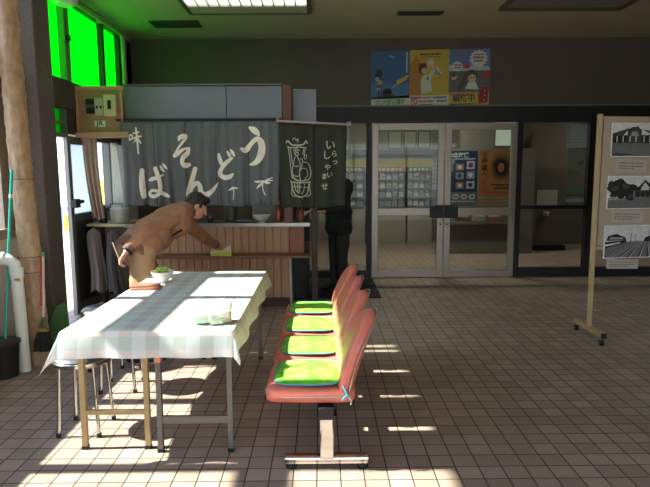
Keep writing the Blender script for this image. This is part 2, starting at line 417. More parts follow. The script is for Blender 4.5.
m = MB(); m.b(3.93, 4.62, 10.47, 11.12, 0, .1); struct(build(m, 'baseboard_hall', M_black))
m = MB(); m.b(4.75, 6.9, 11.4, 11.46, 0, 1.95); struct(build(m, 'wall_screen', mat('screen_panel', (96, 92, 88), .7, var=.05)))

# ------------------------------------------------------------------ ceiling fittings
def ceiling_light(x0, x1, y0, y1, lit, label):
    t = thing('ceiling_light', ((x0 + x1) / 2, (y0 + y1) / 2, 3.32), label, 'ceiling light')
    m = MB(); f = .05
    m.b(x0, x1, y0, y0 + f, 3.285, 3.32); m.b(x0, x1, y1 - f, y1, 3.285, 3.32); m.b(x0, x0 + f, y0 + f, y1 - f, 3.285, 3.32); m.b(x1 - f, x1, y0 + f, y1 - f, 3.285, 3.32)
    build(m, 'frame', mat('lamp_frame', (74, 66, 54), .5), t)
    m = MB(); m.b(x0 + f, x1 - f, y0 + f, y1 - f, 3.308, 3.318); build(m, 'diffuser', M_lit if lit else mat('unlit_diffuser', (128, 122, 108), .7), t)
    if lit:
        m = MB(); k = 11
        for i in range(1, k): x = x0 + f + (x1 - x0 - 2 * f) * i / k; m.b(x - .008, x + .008, y0 + f, y1 - f - .27, 3.29, 3.308)
        m.b(x0 + f, x1 - f, y1 - f - .27, y1 - f, 3.287, 3.308)
        build(m, 'louvre', mat('louvre_metal', (176, 170, 150), .5), t)
M_lit = emit_mat('lit_tube_panel', (255, 250, 240), 1.6)
ceiling_light(-1.48, -.09, 5.3, 6.68, True, 'lit recessed ceiling light with bright louvre near the stall front')
ceiling_light(2.02, 3.40, 5.3, 6.58, False, 'unlit square framed ceiling panel light near the standing photo board')
def vent(x0, x1, y0, y1, label, c):
    t = thing('ceiling_vent', ((x0 + x1) / 2, (y0 + y1) / 2, 3.32), label, 'ceiling vent')
    m = MB(); m.b(x0, x1, y0, y1, 3.305, 3.32); build(m, 'frame', mat('vent_frame' + str(c[0]), c, .6), t, bevel=.003)
    m = MB(); n = 4
    for i in range(n): y = y0 + (y1 - y0) * (i + .6) / (n + .2); m.b(x0 + .03, x1 - .03, y, y + .012, 3.298, 3.306)
    build(m, 'grille', M_black, t)
vent(.90, 1.43, 6.68, 6.80, 'thin dark slot air vent in the ceiling above the poster wall', (60, 54, 46))
vent(-2.06, -1.47, 7.03, 7.33, 'dark rectangular ceiling vent by the green windows', (58, 56, 44))

# conduit and rounded white housing on the green windows
m = MB(); m.tube([(-2.5, 5.75, 3.25), (-2.5, 7.30, 3.25), (-2.5, 7.38, 3.23), (-2.5, 7.41, 3.16), (-2.5, 7.41, 2.42)], .032, 12)
for y in (5.9, 6.7): m.b(-2.56, -2.49, y, y + .03, 3.21, 3.29)
tag(build(m, 'conduit_pipe', mat('beige_conduit', (150, 138, 116), .5), smooth=50), 'beige conduit pipe bending down beside the green windows', 'pipe')
t = thing('window_opener', (-2.42, 5.6, 3.05), 'rounded white housing hanging at the top of green windows', 'window opener')
m = MB(); m.ell((-2.43, 5.6, 3.15), (.125, .14, .075), n=20); build(m, 'housing', M_white, t, smooth=60)
m = MB(); m.lathe([(0, -.05), (.07, -.05), (.085, -.03), (.085, .04), (0, .04)], (-2.395, 5.52, 3.125), 20); build(m, 'cap', M_white, t, smooth=40)
m = MB(); m.b(-2.57, -2.45, 5.57, 5.63, 3.14, 3.20); build(m, 'bracket', M_alug, t)
# ------------------------------------------------------------------ soba stall
M_wood = mat('stall_wood', (178, 136, 102), .6, var=.12, scale=9, stretch=(6, 6, .6))
M_woodp = mat('panel_wood', (150, 118, 82), .55, var=.1, scale=8, stretch=(.7, 5, 5))
M_brown = mat('brown_post', (92, 52, 38), .55, var=.12, scale=10, stretch=(6, 6, .6))
M_grey = mat('grey_fascia', (106, 111, 118), .35, .35, var=.06, scale=4)
M_noren = mat('noren_cloth', (98, 100, 102), .9, var=.07, scale=300, bump=.15, bscale=500)
M_noren2 = mat('dark_noren_cloth', (52, 54, 46), .9, var=.08, scale=300, bump=.15, bscale=500)
M_dye = mat('undyed_lettering', (240, 228, 214), .9, var=.03)

# switch board
t = thing('switch_board', (-2.30, 6.03, 1.93), 'wooden switch board panel under green windows with switches on it', 'switch board')
m = MB(); m.b(-2.55, -2.065, 6.0, 6.05, 1.93, 2.40); build(m, 'board', M_woodp, t, bevel=.004)
m = MB(); m.b(-2.545, -2.05, 5.985, 6.0, 2.36, 2.40); m.b(-2.545, -2.52, 5.985, 6.0, 1.93, 2.36); m.b(-2.085, -2.06, 5.985, 6.0, 1.93, 2.36); build(m, 'frame', M_wood, t)
m = MB(); m.b(-2.44, -2.355, 5.982, 6.0, 2.12, 2.27); build(m, 'switch_plate', M_black, t, bevel=.004)
for k in range(3):
    m = MB(); m.b(-2.43 + .026 * k, -2.412 + .026 * k, 5.974, 5.982, 2.18, 2.21); build(m, 'switch', mat('grey_switch', (90, 88, 84), .5), t)
m = MB(); m.b(-2.35, -2.26, 5.985, 6.0, 2.10, 2.28); build(m, 'outlet_plate', mat('outlet_grey', (176, 166, 148), .5), t, bevel=.004)
for x in (-2.325, -2.285):
    m = MB(); m.b(x - .008, x + .008, 5.981, 5.985, 2.17, 2.2); build(m, 'socket', M_ink, t)
m = MB(); m.b(-2.245, -2.12, 5.95, 6.0, 2.09, 2.31); bx = build(m, 'breaker_box', mat('cream_box', (196, 180, 140), .5), t, bevel=.008)
m = MB(); m.b(-2.20, -2.165, 5.942, 5.95, 2.16, 2.25); build(m, 'breaker_lever', M_black, bx)
fnp = lambda u, v, d: (u, 5.992 - d, v)
m = MB(); m.m = 0; m.b(-2.36, -2.25, 5.992, 6.0, 1.985, 2.045)
add_text(m, 'JR', fnp, -2.305, 2.017, .062, 1, bold=.03, sx=1.3, d=.002)
build(m, 'company_sign', [mat('pale_sign', (196, 216, 196), .5), mat('sign_green', (20, 110, 70), .5)], t)
m = MB(); m.b(-2.555, -2.0, 5.95, 6.08, 1.87, 1.93)
tag(build(m, 'timber_rail', mat('pale_rail', (166, 136, 98), .55, var=.1, scale=8, stretch=(.7, 5, 5)), bevel=.006), 'pale timber rail running under the switch board', 'rail')

# grey sheet fascia
t = thing('fascia_board', (-1.2, 6.08, 2.045), 'long grey metal fascia board above the lettered curtain', 'fascia')
for x0, x1 in ((-2.055, -.985), (-.980, -.40)):
    m = MB(); m.b(x0, x1, 6.02, 6.14, 2.05, 2.40); build(m, 'panel', M_grey, t, bevel=.005)
m = MB(); m.b(-2.055, -.40, 6.01, 6.14, 2.405, 2.42); build(m, 'top_strip', mat('fascia_edge', (88, 84, 80), .5), t)
m = MB(); m.b(-.29, -.04, 6.16, 6.26, 2.04, 2.38)
tag(build(m, 'fascia_board', M_grey, bevel=.005), 'short grey fascia board over the dark figure curtain', 'fascia')
m = MB(); m.b(-.395, -.30, 6.02, 6.12, .955, 2.405)
tag(build(m, 'post', M_brown, bevel=.006), 'brown timber post between the two shop curtains', 'post')
m = MB(); m.b(-.108, -.04, 6.26, 6.36, 0, 2.37)
tag(build(m, 'post', mat('dark_post', (70, 48, 38), .6), bevel=.006), 'dark timber corner post behind the small dark curtain', 'post')

# counter
t = thing('stall_counter', (-1.2, 6.3, 0), 'board-fronted noodle stall counter with steel edged top and ledge', 'counter')
m = MB(); xs = -2.12
while xs < -.37:
    x1 = min(xs + .088, -.355); m.b(xs + .0045, x1 - .0045, 6.20, 6.225, .10, .92); xs += .088
m.b(-2.12, -.355, 6.222, 6.24, .1, .92)
build(m, 'front_boards', M_wood, t)
m = MB(); m.b(-2.12, -.35, 6.19, 6.24, 0, .10); build(m, 'plinth', mat('plinth_brown', (66, 44, 34), .6), t)
m = MB(); m.b(-2.12, -.12, 6.04, 6.55, .925, .955); build(m, 'top', mat('counter_dark', (92, 82, 74), .3, var=.1), t)
m = MB(); m.b(-2.12, -.12, 6.03, 6.04, .918, .957); build(m, 'edge_strip', M_steel, t)
m = MB(); m.b(-1.78, -.11, 5.94, 6.2, .585, .61); build(m, 'ledge', mat('ledge_wood', (122, 80, 52), .4, var=.12, scale=9, stretch=(.6, 6, 6)), t, bevel=.004)
m = MB(); m.b(-.35, -.19, 6.20, 6.24, .61, .92); build(m, 'end_panel', mat('end_panel_brown', (148, 84, 54), .5, var=.1), t)
m = MB(); m.b(-.355, -.335, 6.19, 6.55, .0, .585); build(m, 'side_board', mat('pale_edge', (196, 190, 180), .5), t)

# inside of the stall
m = MB(); m.b(-1.9, -.45, 7.45, 7.86, 0, 1.95)
tag(build(m, 'kitchen_cupboard', mat('kitchen_brown', (84, 60, 44), .6, var=.15)), 'dark brown cupboard at the back of the stall kitchen', 'cupboard')
m = MB(); m.b(-.85, -.55, 6.95, 7.35, 0, 1.35)
tag(build(m, 'refrigerator', mat('fridge_grey', (128, 128, 126), .4, .2), bevel=.015), 'grey steel refrigerator side seen under the lettered curtain', 'refrigerator')

def lathe_thing(name, prof, loc, mm, label, cat, n=24, group=None):
    m = MB(); m.lathe(prof, loc, n); return tag(build(m, name, mm, smooth=40), label, cat, group)
ZT = .9555
lathe_thing('drinking_glass', [(.0, 0), (.03, 0), (.036, .1), (.033, .1), (.028, .006), (0, .006)], (-1.21, 6.12, ZT), glass_mat('tumbler_glass', (225, 230, 230)), 'clear drinking glass on the counter beside the bending person', 'glass')
t = thing('canister', (-1.0, 6.25, ZT), 'dark green canister on the counter under the lettered curtain', 'canister')
m = MB(); m.lathe([(0, 0), (.07, 0), (.075, .02), (.075, .2), (0, .2)], (-1.0, 6.25, ZT), 24); build(m, 'body', mat('canister_green', (52, 56, 40), .4), t, smooth=40)
m = MB(); m.lathe([(0, .2), (.078, .2), (.078, .235), (.02, .24), (.015, .26), (0, .26)], (-1.0, 6.25, ZT), 24); build(m, 'lid', mat('canister_lid', (40, 42, 34), .4), t, smooth=40)
m = MB(); m.lathe([(0, 0), (.05, 0), (.09, .018), (.087, .022), (.05, .006), (0, .006)], (-.86, 6.18, ZT), 28)
tag(build(m, 'plate', mat('blue_china', (120, 136, 168), .25), smooth=40), 'shallow blue plate on the counter beside the pale bowl', 'plate')
m = MB(); m.lathe([(0, 0), (.045, 0), (.045, .012), (.07, .03), (.095, .065), (.102, .085), (.098, .085), (.09, .066), (.06, .03), (0, .018)], (-.65, 6.15, ZT), 30)
tag(build(m, 'bowl', mat('pale_china', (196, 192, 180), .25), smooth=40), 'pale flared bowl standing near the end of the counter', 'bowl')
t = thing('sauce_bottle', (-.47, 6.2, ZT), 'reddish brown sauce bottle with pale top beside the brown post', 'bottle')
m = MB(); m.lathe([(0, 0), (.036, 0), (.038, .01), (.038, .12), (.03, .15), (.016, .17), (.016, .19), (0, .19)], (-.47, 6.2, ZT), 22); build(m, 'body', mat('sauce_red', (150, 62, 40), .25), t, smooth=40)
m = MB(); m.lathe([(0, .19), (.019, .19), (.017, .22), (.008, .23), (0, .23)], (-.47, 6.2, ZT), 18); build(m, 'cap', mat('cap_cream', (206, 180, 140), .5), t, smooth=40)
t = thing('chopstick_holder', (-.23, 6.2, ZT), 'brown chopstick holder at the far end of the counter top', 'chopstick holder')
m = MB(); m.lathe([(0, 0), (.042, 0), (.046, .13), (.04, .13), (.038, .01), (0, .01)], (-.23, 6.2, ZT), 20); build(m, 'cup', mat('holder_brown', (128, 64, 40), .5), t, smooth=40)
for k in range(6):
    a = k * 1.05; m = MB(); m.tube([(-.23 + .02 * math.cos(a), 6.2 + .02 * math.sin(a), ZT + .012), (-.23 + .03 * math.cos(a), 6.2 + .03 * math.sin(a), ZT + .21)], .004, 6); build(m, 'chopstick', M_woodp, t)

# tissue box on the ledge
t = thing('tissue_box', (-1.08, 6.03, .61), 'yellow tissue box on the counter ledge under the bending person\'s hand', 'tissue box')
m = MB(); m.m = 0; m.b(-1.19, -.965, 5.975, 6.085, .61, .67); m.m = 1
for k in range(7): m.b(-1.18 + k * .031, -1.165 + k * .031, 5.9735, 5.975, .622, .645)
build(m, 'carton', [mat('carton_yellow', (206, 200, 96), .6), mat('carton_green', (130, 160, 84), .6)], t)
m = MB(); m.grid(lambda u, v: (-1.16 + u * .18, 6.03 + .035 * math.sin(v * PI * 2 - 1) * (1 - .3 * u), .668 + .055 * (1 - abs(2 * v - 1) ** 2) * (.55 + .45 * math.sin(u * 9))), 16, 8)
build(m, 'tissue', M_paper, t, smooth=60)

# side shelf with cooker, flasks and hanging cloths
t = thing('side_shelf', (-2.33, 6.3, .0), 'narrow side shelf joined to the counter by the glazed door', 'shelf')
m = MB(); m.b(-2.54, -2.125, 6.06, 6.6, .925, .955); build(m, 'board', mat('shelf_pale', (196, 184, 130), .5, var=.08), t, bevel=.004)
for x in (-2.52, -2.16):
    m = MB(); m.b(x, x + .03, 6.4, 6.44, 0, .925); build(m, 'leg', M_brown, t)
t = thing('rice_cooker', (-2.21, 6.24, .955), 'white rice cooker on the side shelf below the curtain corner', 'rice cooker')
m = MB(); m.lathe([(0, 0), (.085, 0), (.1, .02), (.105, .13), (.1, .15), (0, .15)], (-2.235, 6.24, .955), 28); build(m, 'body', mat('cooker_grey', (190, 186, 178), .4), t, smooth=40)
m = MB(); m.lathe([(0, .15), (.104, .15), (.1, .175), (.06, .2), (0, .205)], (-2.235, 6.24, .955), 28); build(m, 'lid', M_white, t, smooth=40)
m = MB(); m.tube([(-2.30, 6.15, 1.13), (-2.30, 6.14, 1.17), (-2.17, 6.14, 1.17), (-2.17, 6.15, 1.13)], .008, 8); build(m, 'handle', M_alug, t, smooth=50)
def flask(x, y, s, label):
    t = thing('flask', (x, y, .955), label, 'flask')
    m = MB(); m.lathe([(0, 0), (.034 * s, 0), (.038 * s, .01), (.038 * s, .1 * s), (.022 * s, .14 * s), (0, .14 * s)], (x, y, .955), 18); build(m, 'body', mat('flask_black', (30, 32, 36), .3), t, smooth=40)
    m = MB(); m.lathe([(0, .14 * s), (.022 * s, .14 * s), (.02 * s, .2 * s), (0, .205 * s)], (x, y, .955), 14); build(m, 'cap', mat('flask_cap', (58, 60, 66), .3), t, smooth=40)
flask(-2.40, 6.2, 1.0, 'tall black flask on the side shelf beside the rice cooker')
flask(-2.46, 6.29, .8, 'smaller black flask on the side shelf nearest the hanging brown curtain')

def drape(name, x0, x1, y, z0, z1, amp, waves, mm, label, cat, sway=0.0, ph=0.0, taper=1.0):
    m = MB()
    def fn(u, v):
        k = 1 - (1 - taper) * (1 - v)
        xc = (x0 + x1) / 2; x = xc + (u - .5) * (x1 - x0) * k + sway * (1 - v) * (1 - v)
        return (x, y + amp * math.sin(u * waves * 2 * PI + ph + .6 * v) * (.6 + .6 * (1 - v)), z0 + (z1 - z0) * v + .012 * math.sin(u * 7))
    m.grid(fn, 60, 24); return tag(build(m, name, mm, smooth=80, solid=.006), label, cat)
drape('door_curtain', -2.52, -2.36, 6.02, 1.02, 1.875, .018, 3, mat('brown_curtain', (168, 146, 128), .9, var=.08), 'brown cloth curtain bunched beside the glazed side door', 'curtain', sway=.06, taper=.8)
drape('window_curtain', -2.545, -2.5, 6.9, 1.12, 1.86, .25, .5, film_mat('sheer_curtain', (244, 240, 230), .75, (255, 255, 255), .5), 'sheer white curtain across the kitchen side window', 'curtain')
def hung_garment(name, xc, yc, z0, z1, hw, mm, ph, label, cat):
    m = MB(); nu, nv = 26, 64
    def fn(u, v):
        z = z0 + (z1 - z0) * u; a = v * 2 * PI
        w = hw * (1.0 - .18 * math.sin(u * 2.2)) * (1 if u < .86 else max(.12, math.sqrt(max(0, 1 - ((u - .86) / .14) ** 2))))
        d = .055 * (.7 + .5 * (1 - u)) * (1 if u < .9 else max(.2, 1 - (u - .9) / .12))
        fold = 1 + (.16 * math.sin(5 * a + ph + 1.5 * u) + .08 * math.sin(9 * a + 2 * ph)) * (1.1 - .7 * u)
        return (xc + w * math.cos(a) * fold + .015 * math.sin(u * 5 + ph), yc + d * math.sin(a) * fold, z + .02 * (1 - u) * math.sin(3 * a + ph))
    m.grid(fn, nu, nv)
    for e in (0, nu): m.f.append(tuple(e * (nv + 1) + j for j in range(nv))); m.mi.append(0)
    tag(build(m, name, mm, smooth=80), label, cat)
hung_garment('work_coat', -2.415, 5.965, .24, .92, .085, mat('taupe_cloth', (104, 94, 86), .9, var=.1), .4, 'taupe work coat hanging bunched below the brown curtain', 'coat')
hung_garment('apron', -2.22, 5.965, .22, .91, .075, mat('charcoal_cloth', (70, 66, 64), .9, var=.1), 2.1, 'charcoal apron hanging under the side shelf behind the bending person', 'apron')

# ---- noren: lettered grey curtain of five panels
NX0, NX1, NY, NZ0, NZ1 = -2.085, -.435, 5.97, 1.15, 2.035
def nz(x): return .011 * math.sin(x * 23) + .008 * math.sin(x * 41 + 1.3) + .006 * math.sin(x * 71)
def nfn(x, z, d=0.0):
    k = .35 + .65 * (NZ1 - z) / (NZ1 - NZ0)
    return (x + .012 * k * math.sin(z * 5 + x * 3), NY + nz(x) * k * 1.3 - d, z)
t = thing('shop_curtain', ((NX0 + NX1) / 2, NY, NZ0), 'grey split shop curtain with big white brush lettering', 'shop curtain')
cuts = [NX0, -1.735, -1.41, -1.09, -.755, NX1]
for a, b in zip(cuts[:-1], cuts[1:]):
    m = MB(); m.grid(lambda u, v: nfn(a + .002 + (b - a - .004) * u, NZ0 + (NZ1 - NZ0) * v + (1 - v) * (.010 * math.sin((a + (b - a) * u) * 9))), 22, 26)
    build(m, 'panel', M_noren, t, smooth=80, solid=.003)
# letters traced on the cloth: chart units, 4.867 per picture pixel, mapped to metres on the cloth
def cfn(ox, oy):
    def f(u, v, d=0.0):
        px = ox + u / 4.867; py = oy + v / 4.867
        return nfn(NX0 + (px - 121) * (NX1 - NX0) / 157.5, NZ1 - (py - 121) * (NZ1 - NZ0) / 84.5, .0045 + d)
    return f
A = cfn(115, 115); B = cfn(195, 115)
def letter(name, fn, strokes):
    m = MB()
    for i, s in enumerate(strokes): stroke(m, s, fn, depth=.0004 * i)
    build(m, name, M_dye, t, smooth=80)
letter('letter', A, [[(70, 96, 6), (71, 118, 7)], [(70, 97, 6), (85, 94, 6), (84, 115, 6)], [(72, 117, 5), (84, 114, 5)],
    [(92, 86, 6), (118, 80, 8)], [(88, 109, 7), (128, 100, 9)], [(106, 60, 7), (109, 110, 10), (110, 184, 7)], [(106, 108, 8), (93, 130, 4)], [(109, 106, 7), (125, 132, 9)]])
letter('letter', A, [[(312, 120, 10), (318, 108, 22), (338, 100, 20), (346, 104, 16), (334, 128, 13), (308, 158, 11), (288, 192, 14)], [(288, 194, 20), (310, 180, 20), (340, 162, 12), (360, 160, 14)],
    [(360, 160, 14), (352, 182, 22), (330, 206, 22), (326, 228, 22), (340, 242, 26), (358, 238, 18)]])
letter('letter', A, [[(121, 264, 20), (117, 300, 26), (118, 350, 28), (124, 392, 22)], [(152, 312, 12), (172, 306, 20), (200, 298, 14), (222, 288, 8)],
    [(188, 256, 22), (200, 300, 22), (206, 340, 20), (200, 378, 18), (172, 392, 18), (152, 384, 18), (152, 370, 14), (174, 362, 14), (206, 372, 18), (232, 386, 20), (246, 392, 12)],
    [(214, 244, 8), (220, 258, 14), (228, 270, 9)], [(226, 234, 8), (236, 246, 14), (244, 256, 8)]])
letter('letter', A, [[(386, 258, 22), (368, 306, 24), (346, 372, 24), (344, 398, 16)], [(350, 380, 10), (368, 345, 16), (388, 328, 22), (402, 340, 24), (406, 370, 26), (426, 386, 28), (456, 374, 22), (480, 350, 14), (495, 328, 5)]])
letter('letter', B, [[(114, 188, 12), (120, 215, 20), (130, 240, 18), (138, 252, 10)], [(178, 208, 12), (160, 222, 20), (136, 246, 20), (120, 270, 20), (122, 292, 22), (145, 302, 24), (168, 297, 22), (182, 286, 12)],
    [(156, 176, 8), (164, 190, 15), (170, 202, 8)], [(172, 168, 8), (182, 182, 16), (190, 196, 9)]])
letter('letter', B, [[(264, 62, 14), (282, 72, 30), (298, 86, 26), (308, 98, 10)], [(226, 164, 16), (244, 170, 26), (268, 140, 22), (296, 116, 22), (316, 128, 30), (322, 165, 34), (312, 205, 32), (292, 230, 24), (264, 240, 8)]])
letter('leaf_emblem', B, [[(156, 366, 3), (178, 354, 12), (184, 354, 8)], [(182, 354, 9), (196, 353, 9), (206, 358, 3)], [(184, 356, 5), (183, 380, 4), (179, 408, 5)]])
letter('leaf_emblem', B, [[(286, 322, 3), (308, 323, 11), (330, 320, 8)], [(298, 356, 3), (316, 340, 13), (330, 326, 8)], [(330, 322, 8), (350, 328, 12), (366, 330, 3)], [(340, 320, 5), (356, 312, 9), (376, 303, 3)], [(346, 318, 4), (362, 318, 7), (376, 318, 3)], [(328, 328, 6), (328, 352, 5), (332, 372, 5), (342, 389, 5)]])
t = thing('curtain_rod', (-1.26, 5.96, 2.05), 'dark rod carrying the grey lettered shop curtain', 'curtain rod')
m = MB(); m.tube([(-2.13, NY, 2.05), (-.37, NY, 2.055)], .012, 10); build(m, 'rod', M_black, t, smooth=50)
for x in (-2.06, -.445):
    m = MB(); m.b(x - .012, x + .012, NY - .014, 6.02, 2.038, 2.066); build(m, 'bracket', M_alug, t)

# ---- small dark noren, two panels, figure emblem and vertical writing
DX0, DX1, DZ0, DZ1 = -.432, .283, 1.125, 1.985
DYA, DYB = 5.965, 6.10
def dfn(u, v, d=0.0):                     # u 0..1 across, v 0..1 up
    k = .3 + .7 * (1 - v); y = DYA + (DYB - DYA) * u
    return (DX0 + (DX1 - DX0) * (u + .05 * (1 - v) * (.5 - u)), y + k * (.012 * math.sin(u * 17) + .009 * math.sin(u * 31 + 1)) - d, DZ0 + (DZ1 - DZ0) * v + .03 * (1 - u) * (v - .2) + .012 * math.sin(u * 8) * (1 - v))
t = thing('shop_curtain', (-.08, 6.03, 1.12), 'small dark green shop curtain with line figure and vertical white writing', 'shop curtain')
for a, b in ((.0, .515), (.525, 1.0)):
    m = MB(); m.grid(lambda u, v: dfn(a + (b - a) * u, v), 24, 24); build(m, 'panel', M_noren2, t, smooth=80, solid=.003)
def gfn(u, v, d=0.0): return dfn((u - 22) / 328, 1 - (v - 52) / 395, .005 + d)
M_line = mat('faded_line_print', (188, 184, 164), .9)
m = MB(); w = 4.0
def ln(*p, ww=None): stroke(m, [(a, b, ww or w) for a, b in p], gfn, k=4)
ln((55, 140), (62, 132), (80, 150), (100, 152), (135, 148), (150, 130), (156, 140), ww=7); ln((60, 160), (85, 165), (115, 160), (150, 162), ww=5)
ln((85, 128), (95, 118), (104, 130), (112, 122), (110, 138)); ln((62, 160), (68, 200), (72, 250), (78, 310)); ln((148, 160), (140, 200)); ln((72, 165), (78, 205), (80, 240)); ln((140, 165), (134, 195))
ln((92, 190), (100, 176), (112, 190), (104, 204), (92, 190)); ln((96, 190), (110, 186)); ln((88, 178), (102, 168), (116, 178)); ln((95, 208), (86, 240), (80, 280), (90, 315)); ln((108, 208), (120, 240), (116, 285), (120, 318))
ln((120, 215), (132, 220), (128, 250), (122, 270)); ln((140, 200), (150, 195), (152, 210), (142, 215), (140, 200)); ln((136, 230), (160, 235), (172, 270), (168, 300), (150, 318)); ln((130, 260), (150, 262), (156, 290), (140, 312))
ln((84, 250), (110, 252)); ln((78, 300), (100, 318), (130, 320), (160, 312), ww=6); ln((72, 325), (105, 330), (165, 325), ww=6); ln((80, 290), (98, 300), (116, 296))
ln((78, 335), (80, 365), (96, 392), (125, 398), (152, 380), (162, 335), ww=6); ln((90, 335), (94, 365), (110, 380)); ln((104, 335), (106, 375)); ln((116, 335), (114, 375)); ln((140, 335), (136, 365), (126, 382)); ln((84, 350), (155, 350))
ln((70, 320), (76, 345), (74, 385), (92, 398), ww=4); ln((168, 320), (164, 350), (170, 380), (150, 394), ww=4)
build(m, 'figure_emblem', M_line, t)
M_w2 = mat('cream_writing', (206, 198, 164), .9)
def wr(ch, u, v, s):
    m = MB(); add_text(m, ch, lambda x, y, d: gfn(x, 2 * v - y, d), u, v, s, 0, bold=.012); build(m, 'character', M_w2, t)
wr('い', 270, 148, 52); wr('ら', 290, 190, 34); wr('っ', 294, 228, 34); wr('し', 252, 196, 44); wr('ゃ', 258, 250, 40); wr('い', 268, 290, 34); wr('ま', 240, 296, 32); wr('せ', 242, 345, 36)
t = thing('curtain_rod', (-.08, 6.03, 2.02), 'pale metal rod carrying the small dark shop curtain', 'curtain rod')
m = MB(); m.tube([(-.46, DYA - .02, 2.03), (.33, DYB + .0, 2.0)], .014, 10); build(m, 'rod', M_alu, t, smooth=50)
m = MB(); m.tube([(.30, DYB, 2.0), (.31, DYB - .02, 1.93), (.315, DYB, 1.6)], .008, 8); m.b(.285, .33, DYB - .03, DYB + .02, 1.99, 2.03); build(m, 'end_cord', M_alug, t)
m = MB(); m.b(-.10, -.06, 6.03, 6.16, 2.005, 2.03); m.b(-.10, -.06, 6.13, 6.17, 2.03, 2.06); build(m, 'bracket', M_alug, t)
m = MB(); m.b(-.14, .72, 6.55, 7.70, 0, .012)  # thin flat black sheet laid on the floor
tag(build(m, 'black_floor_sheet', mat('matt_black', (18, 18, 19), .9), bevel=.004), 'flat black sheet on the floor beside the stall end', 'mat')
t = thing('side_cabinet', (-.22, 7.0, 0), 'low black cabinet in the gap at the counter end', 'cabinet')
m = MB(); m.b(-.33, -.15, 6.56, 7.5, 0, .58); build(m, 'body', M_black, t, bevel=.006)
# ------------------------------------------------------------------ two folding tables under one cloth
def fold_table(x0, x1, mleg, label, tape=False):
    y0, y1 = (2.80 if tape else 2.84), 4.50
    t = thing('folding_table', ((x0 + x1) / 2, (y0 + y1) / 2, 0), label, 'table', 'folding tables under the cloth')
    m = MB(); m.b(x0, x1, y0, y1, .672, .697); build(m, 'tabletop', mat('table_laminate', (170, 160, 140), .5), t, bevel=.004)
    m = MB(); m.b(x0 + .03, x1 - .03, y0 + .05, y0 + .08, .64, .672); m.b(x0 + .03, x1 - .03, y1 - .08, y1 - .05, .64, .672); m.b(x0 + .03, x0 + .05, y0 + .08, y1 - .08, .64, .672); m.b(x1 - .05, x1 - .03, y0 + .08, y1 - .08, .64, .672); build(m, 'apron_frame', mleg, t)
    for y, d in ((y0 + .10, -.02), (y1 - .12, .02)):
        for x in (x0 + .03, x1 - .03):
            m = MB(); s = .014
            m.add([(x + a * s, y + b * s + (d if k == 0 else 0), z) for k, z in ((0, .0), (1, .665)) for a, b in ((-1, -1), (1, -1), (1, 1), (-1, 1))], [(0, 1, 2, 3), (4, 5, 6, 7), (0, 1, 5, 4), (1, 2, 6, 5), (2, 3, 7, 6), (3, 0, 4, 7)])
            lg = build(m, 'leg', mleg, t)
            m = MB(); m.b(x - .016, x + .016, y + d - .016, y + d + .016, 0, .02); build(m, 'foot', M_black, lg)
            if tape and x < x0 + .1 and y < 3:
                m = MB(); m.b(x - .0165, x + .0165, y - .022, y + .018, .50, .56); build(m, 'tape', mat('orange_tape', (222, 140, 104), .6), lg)
        m = MB(); m.b(x0 + .044, x1 - .044, y + d * .7 - .010, y + d * .7 + .010, .195 if not tape else .16, .22 if not tape else .20); build(m, 'rung', mleg, t)
    return t
fold_table(-1.33, -.925, mat('beige_leg', (172, 146, 102), .5, var=.05), 'folding table on slim beige legs, half hidden by the cloth')
fold_table(-.905, -.465, mat('grey_leg', (112, 108, 104), .45, .3, var=.05), 'folding table on grey steel legs with orange tape', True)

def cloth_mat():
    m = bpy.data.materials.new('gingham_vinyl'); m.use_nodes = True; nt = m.node_tree; b = nt.nodes['Principled BSDF']
    tc = nt.nodes.new('ShaderNodeTexCoord'); sx = nt.nodes.new('ShaderNodeSeparateXYZ'); nt.links.new(tc.outputs['UV'], sx.inputs[0])
    def stripe(sock):
        a = nt.nodes.new('ShaderNodeMath'); a.operation = 'MULTIPLY'; a.inputs[1].default_value = 1 / .138; nt.links.new(sock, a.inputs[0])
        f = nt.nodes.new('ShaderNodeMath'); f.operation = 'FRACT'; nt.links.new(a.outputs[0], f.inputs[0])
        g = nt.nodes.new('ShaderNodeMath'); g.operation = 'GREATER_THAN'; g.inputs[1].default_value = .5; nt.links.new(f.outputs[0], g.inputs[0]); return g.outputs[0]
    a = stripe(sx.outputs['X']); c = stripe(sx.outputs['Y'])
    m1 = nt.nodes.new('ShaderNodeMix'); m1.data_type = 'RGBA'; m1.inputs[6].default_value = lin((238, 237, 235)); m1.inputs[7].default_value = lin((232, 220, 216)); nt.links.new(a, m1.inputs[0])
    m2 = nt.nodes.new('ShaderNodeMix'); m2.data_type = 'RGBA'; m2.inputs[6].default_value = lin((224, 232, 230)); m2.inputs[7].default_value = lin((206, 214, 208)); nt.links.new(a, m2.inputs[0])
    m3 = nt.nodes.new('ShaderNodeMix'); m3.data_type = 'RGBA'; nt.links.new(c, m3.inputs[0]); nt.links.new(m1.outputs[2], m3.inputs[6]); nt.links.new(m2.outputs[2], m3.inputs[7])
    nt.links.new(m3.outputs[2], b.inputs['Base Color']); b.inputs['Roughness'].default_value = .38
    tr = nt.nodes.new('ShaderNodeBsdfTranslucent'); nt.links.new(m3.outputs[2], tr.inputs['Color']); ms = nt.nodes.new('ShaderNodeMixShader'); ms.inputs[0].default_value = .3
    out = nt.nodes['Material Output']; nt.links.new(b.outputs[0], ms.inputs[1]); nt.links.new(tr.outputs[0], ms.inputs[2]); nt.links.new(ms.outputs[0], out.inputs[0])
    return m
TX0, TX1, TY0, TY1, TZ = -1.336, -.452, 2.785, 4.515, .699
ov = dict(l=.15, r=.11, f=.135, k=.10)
m = MB(); NU, NV = 74, 130; uvs = []
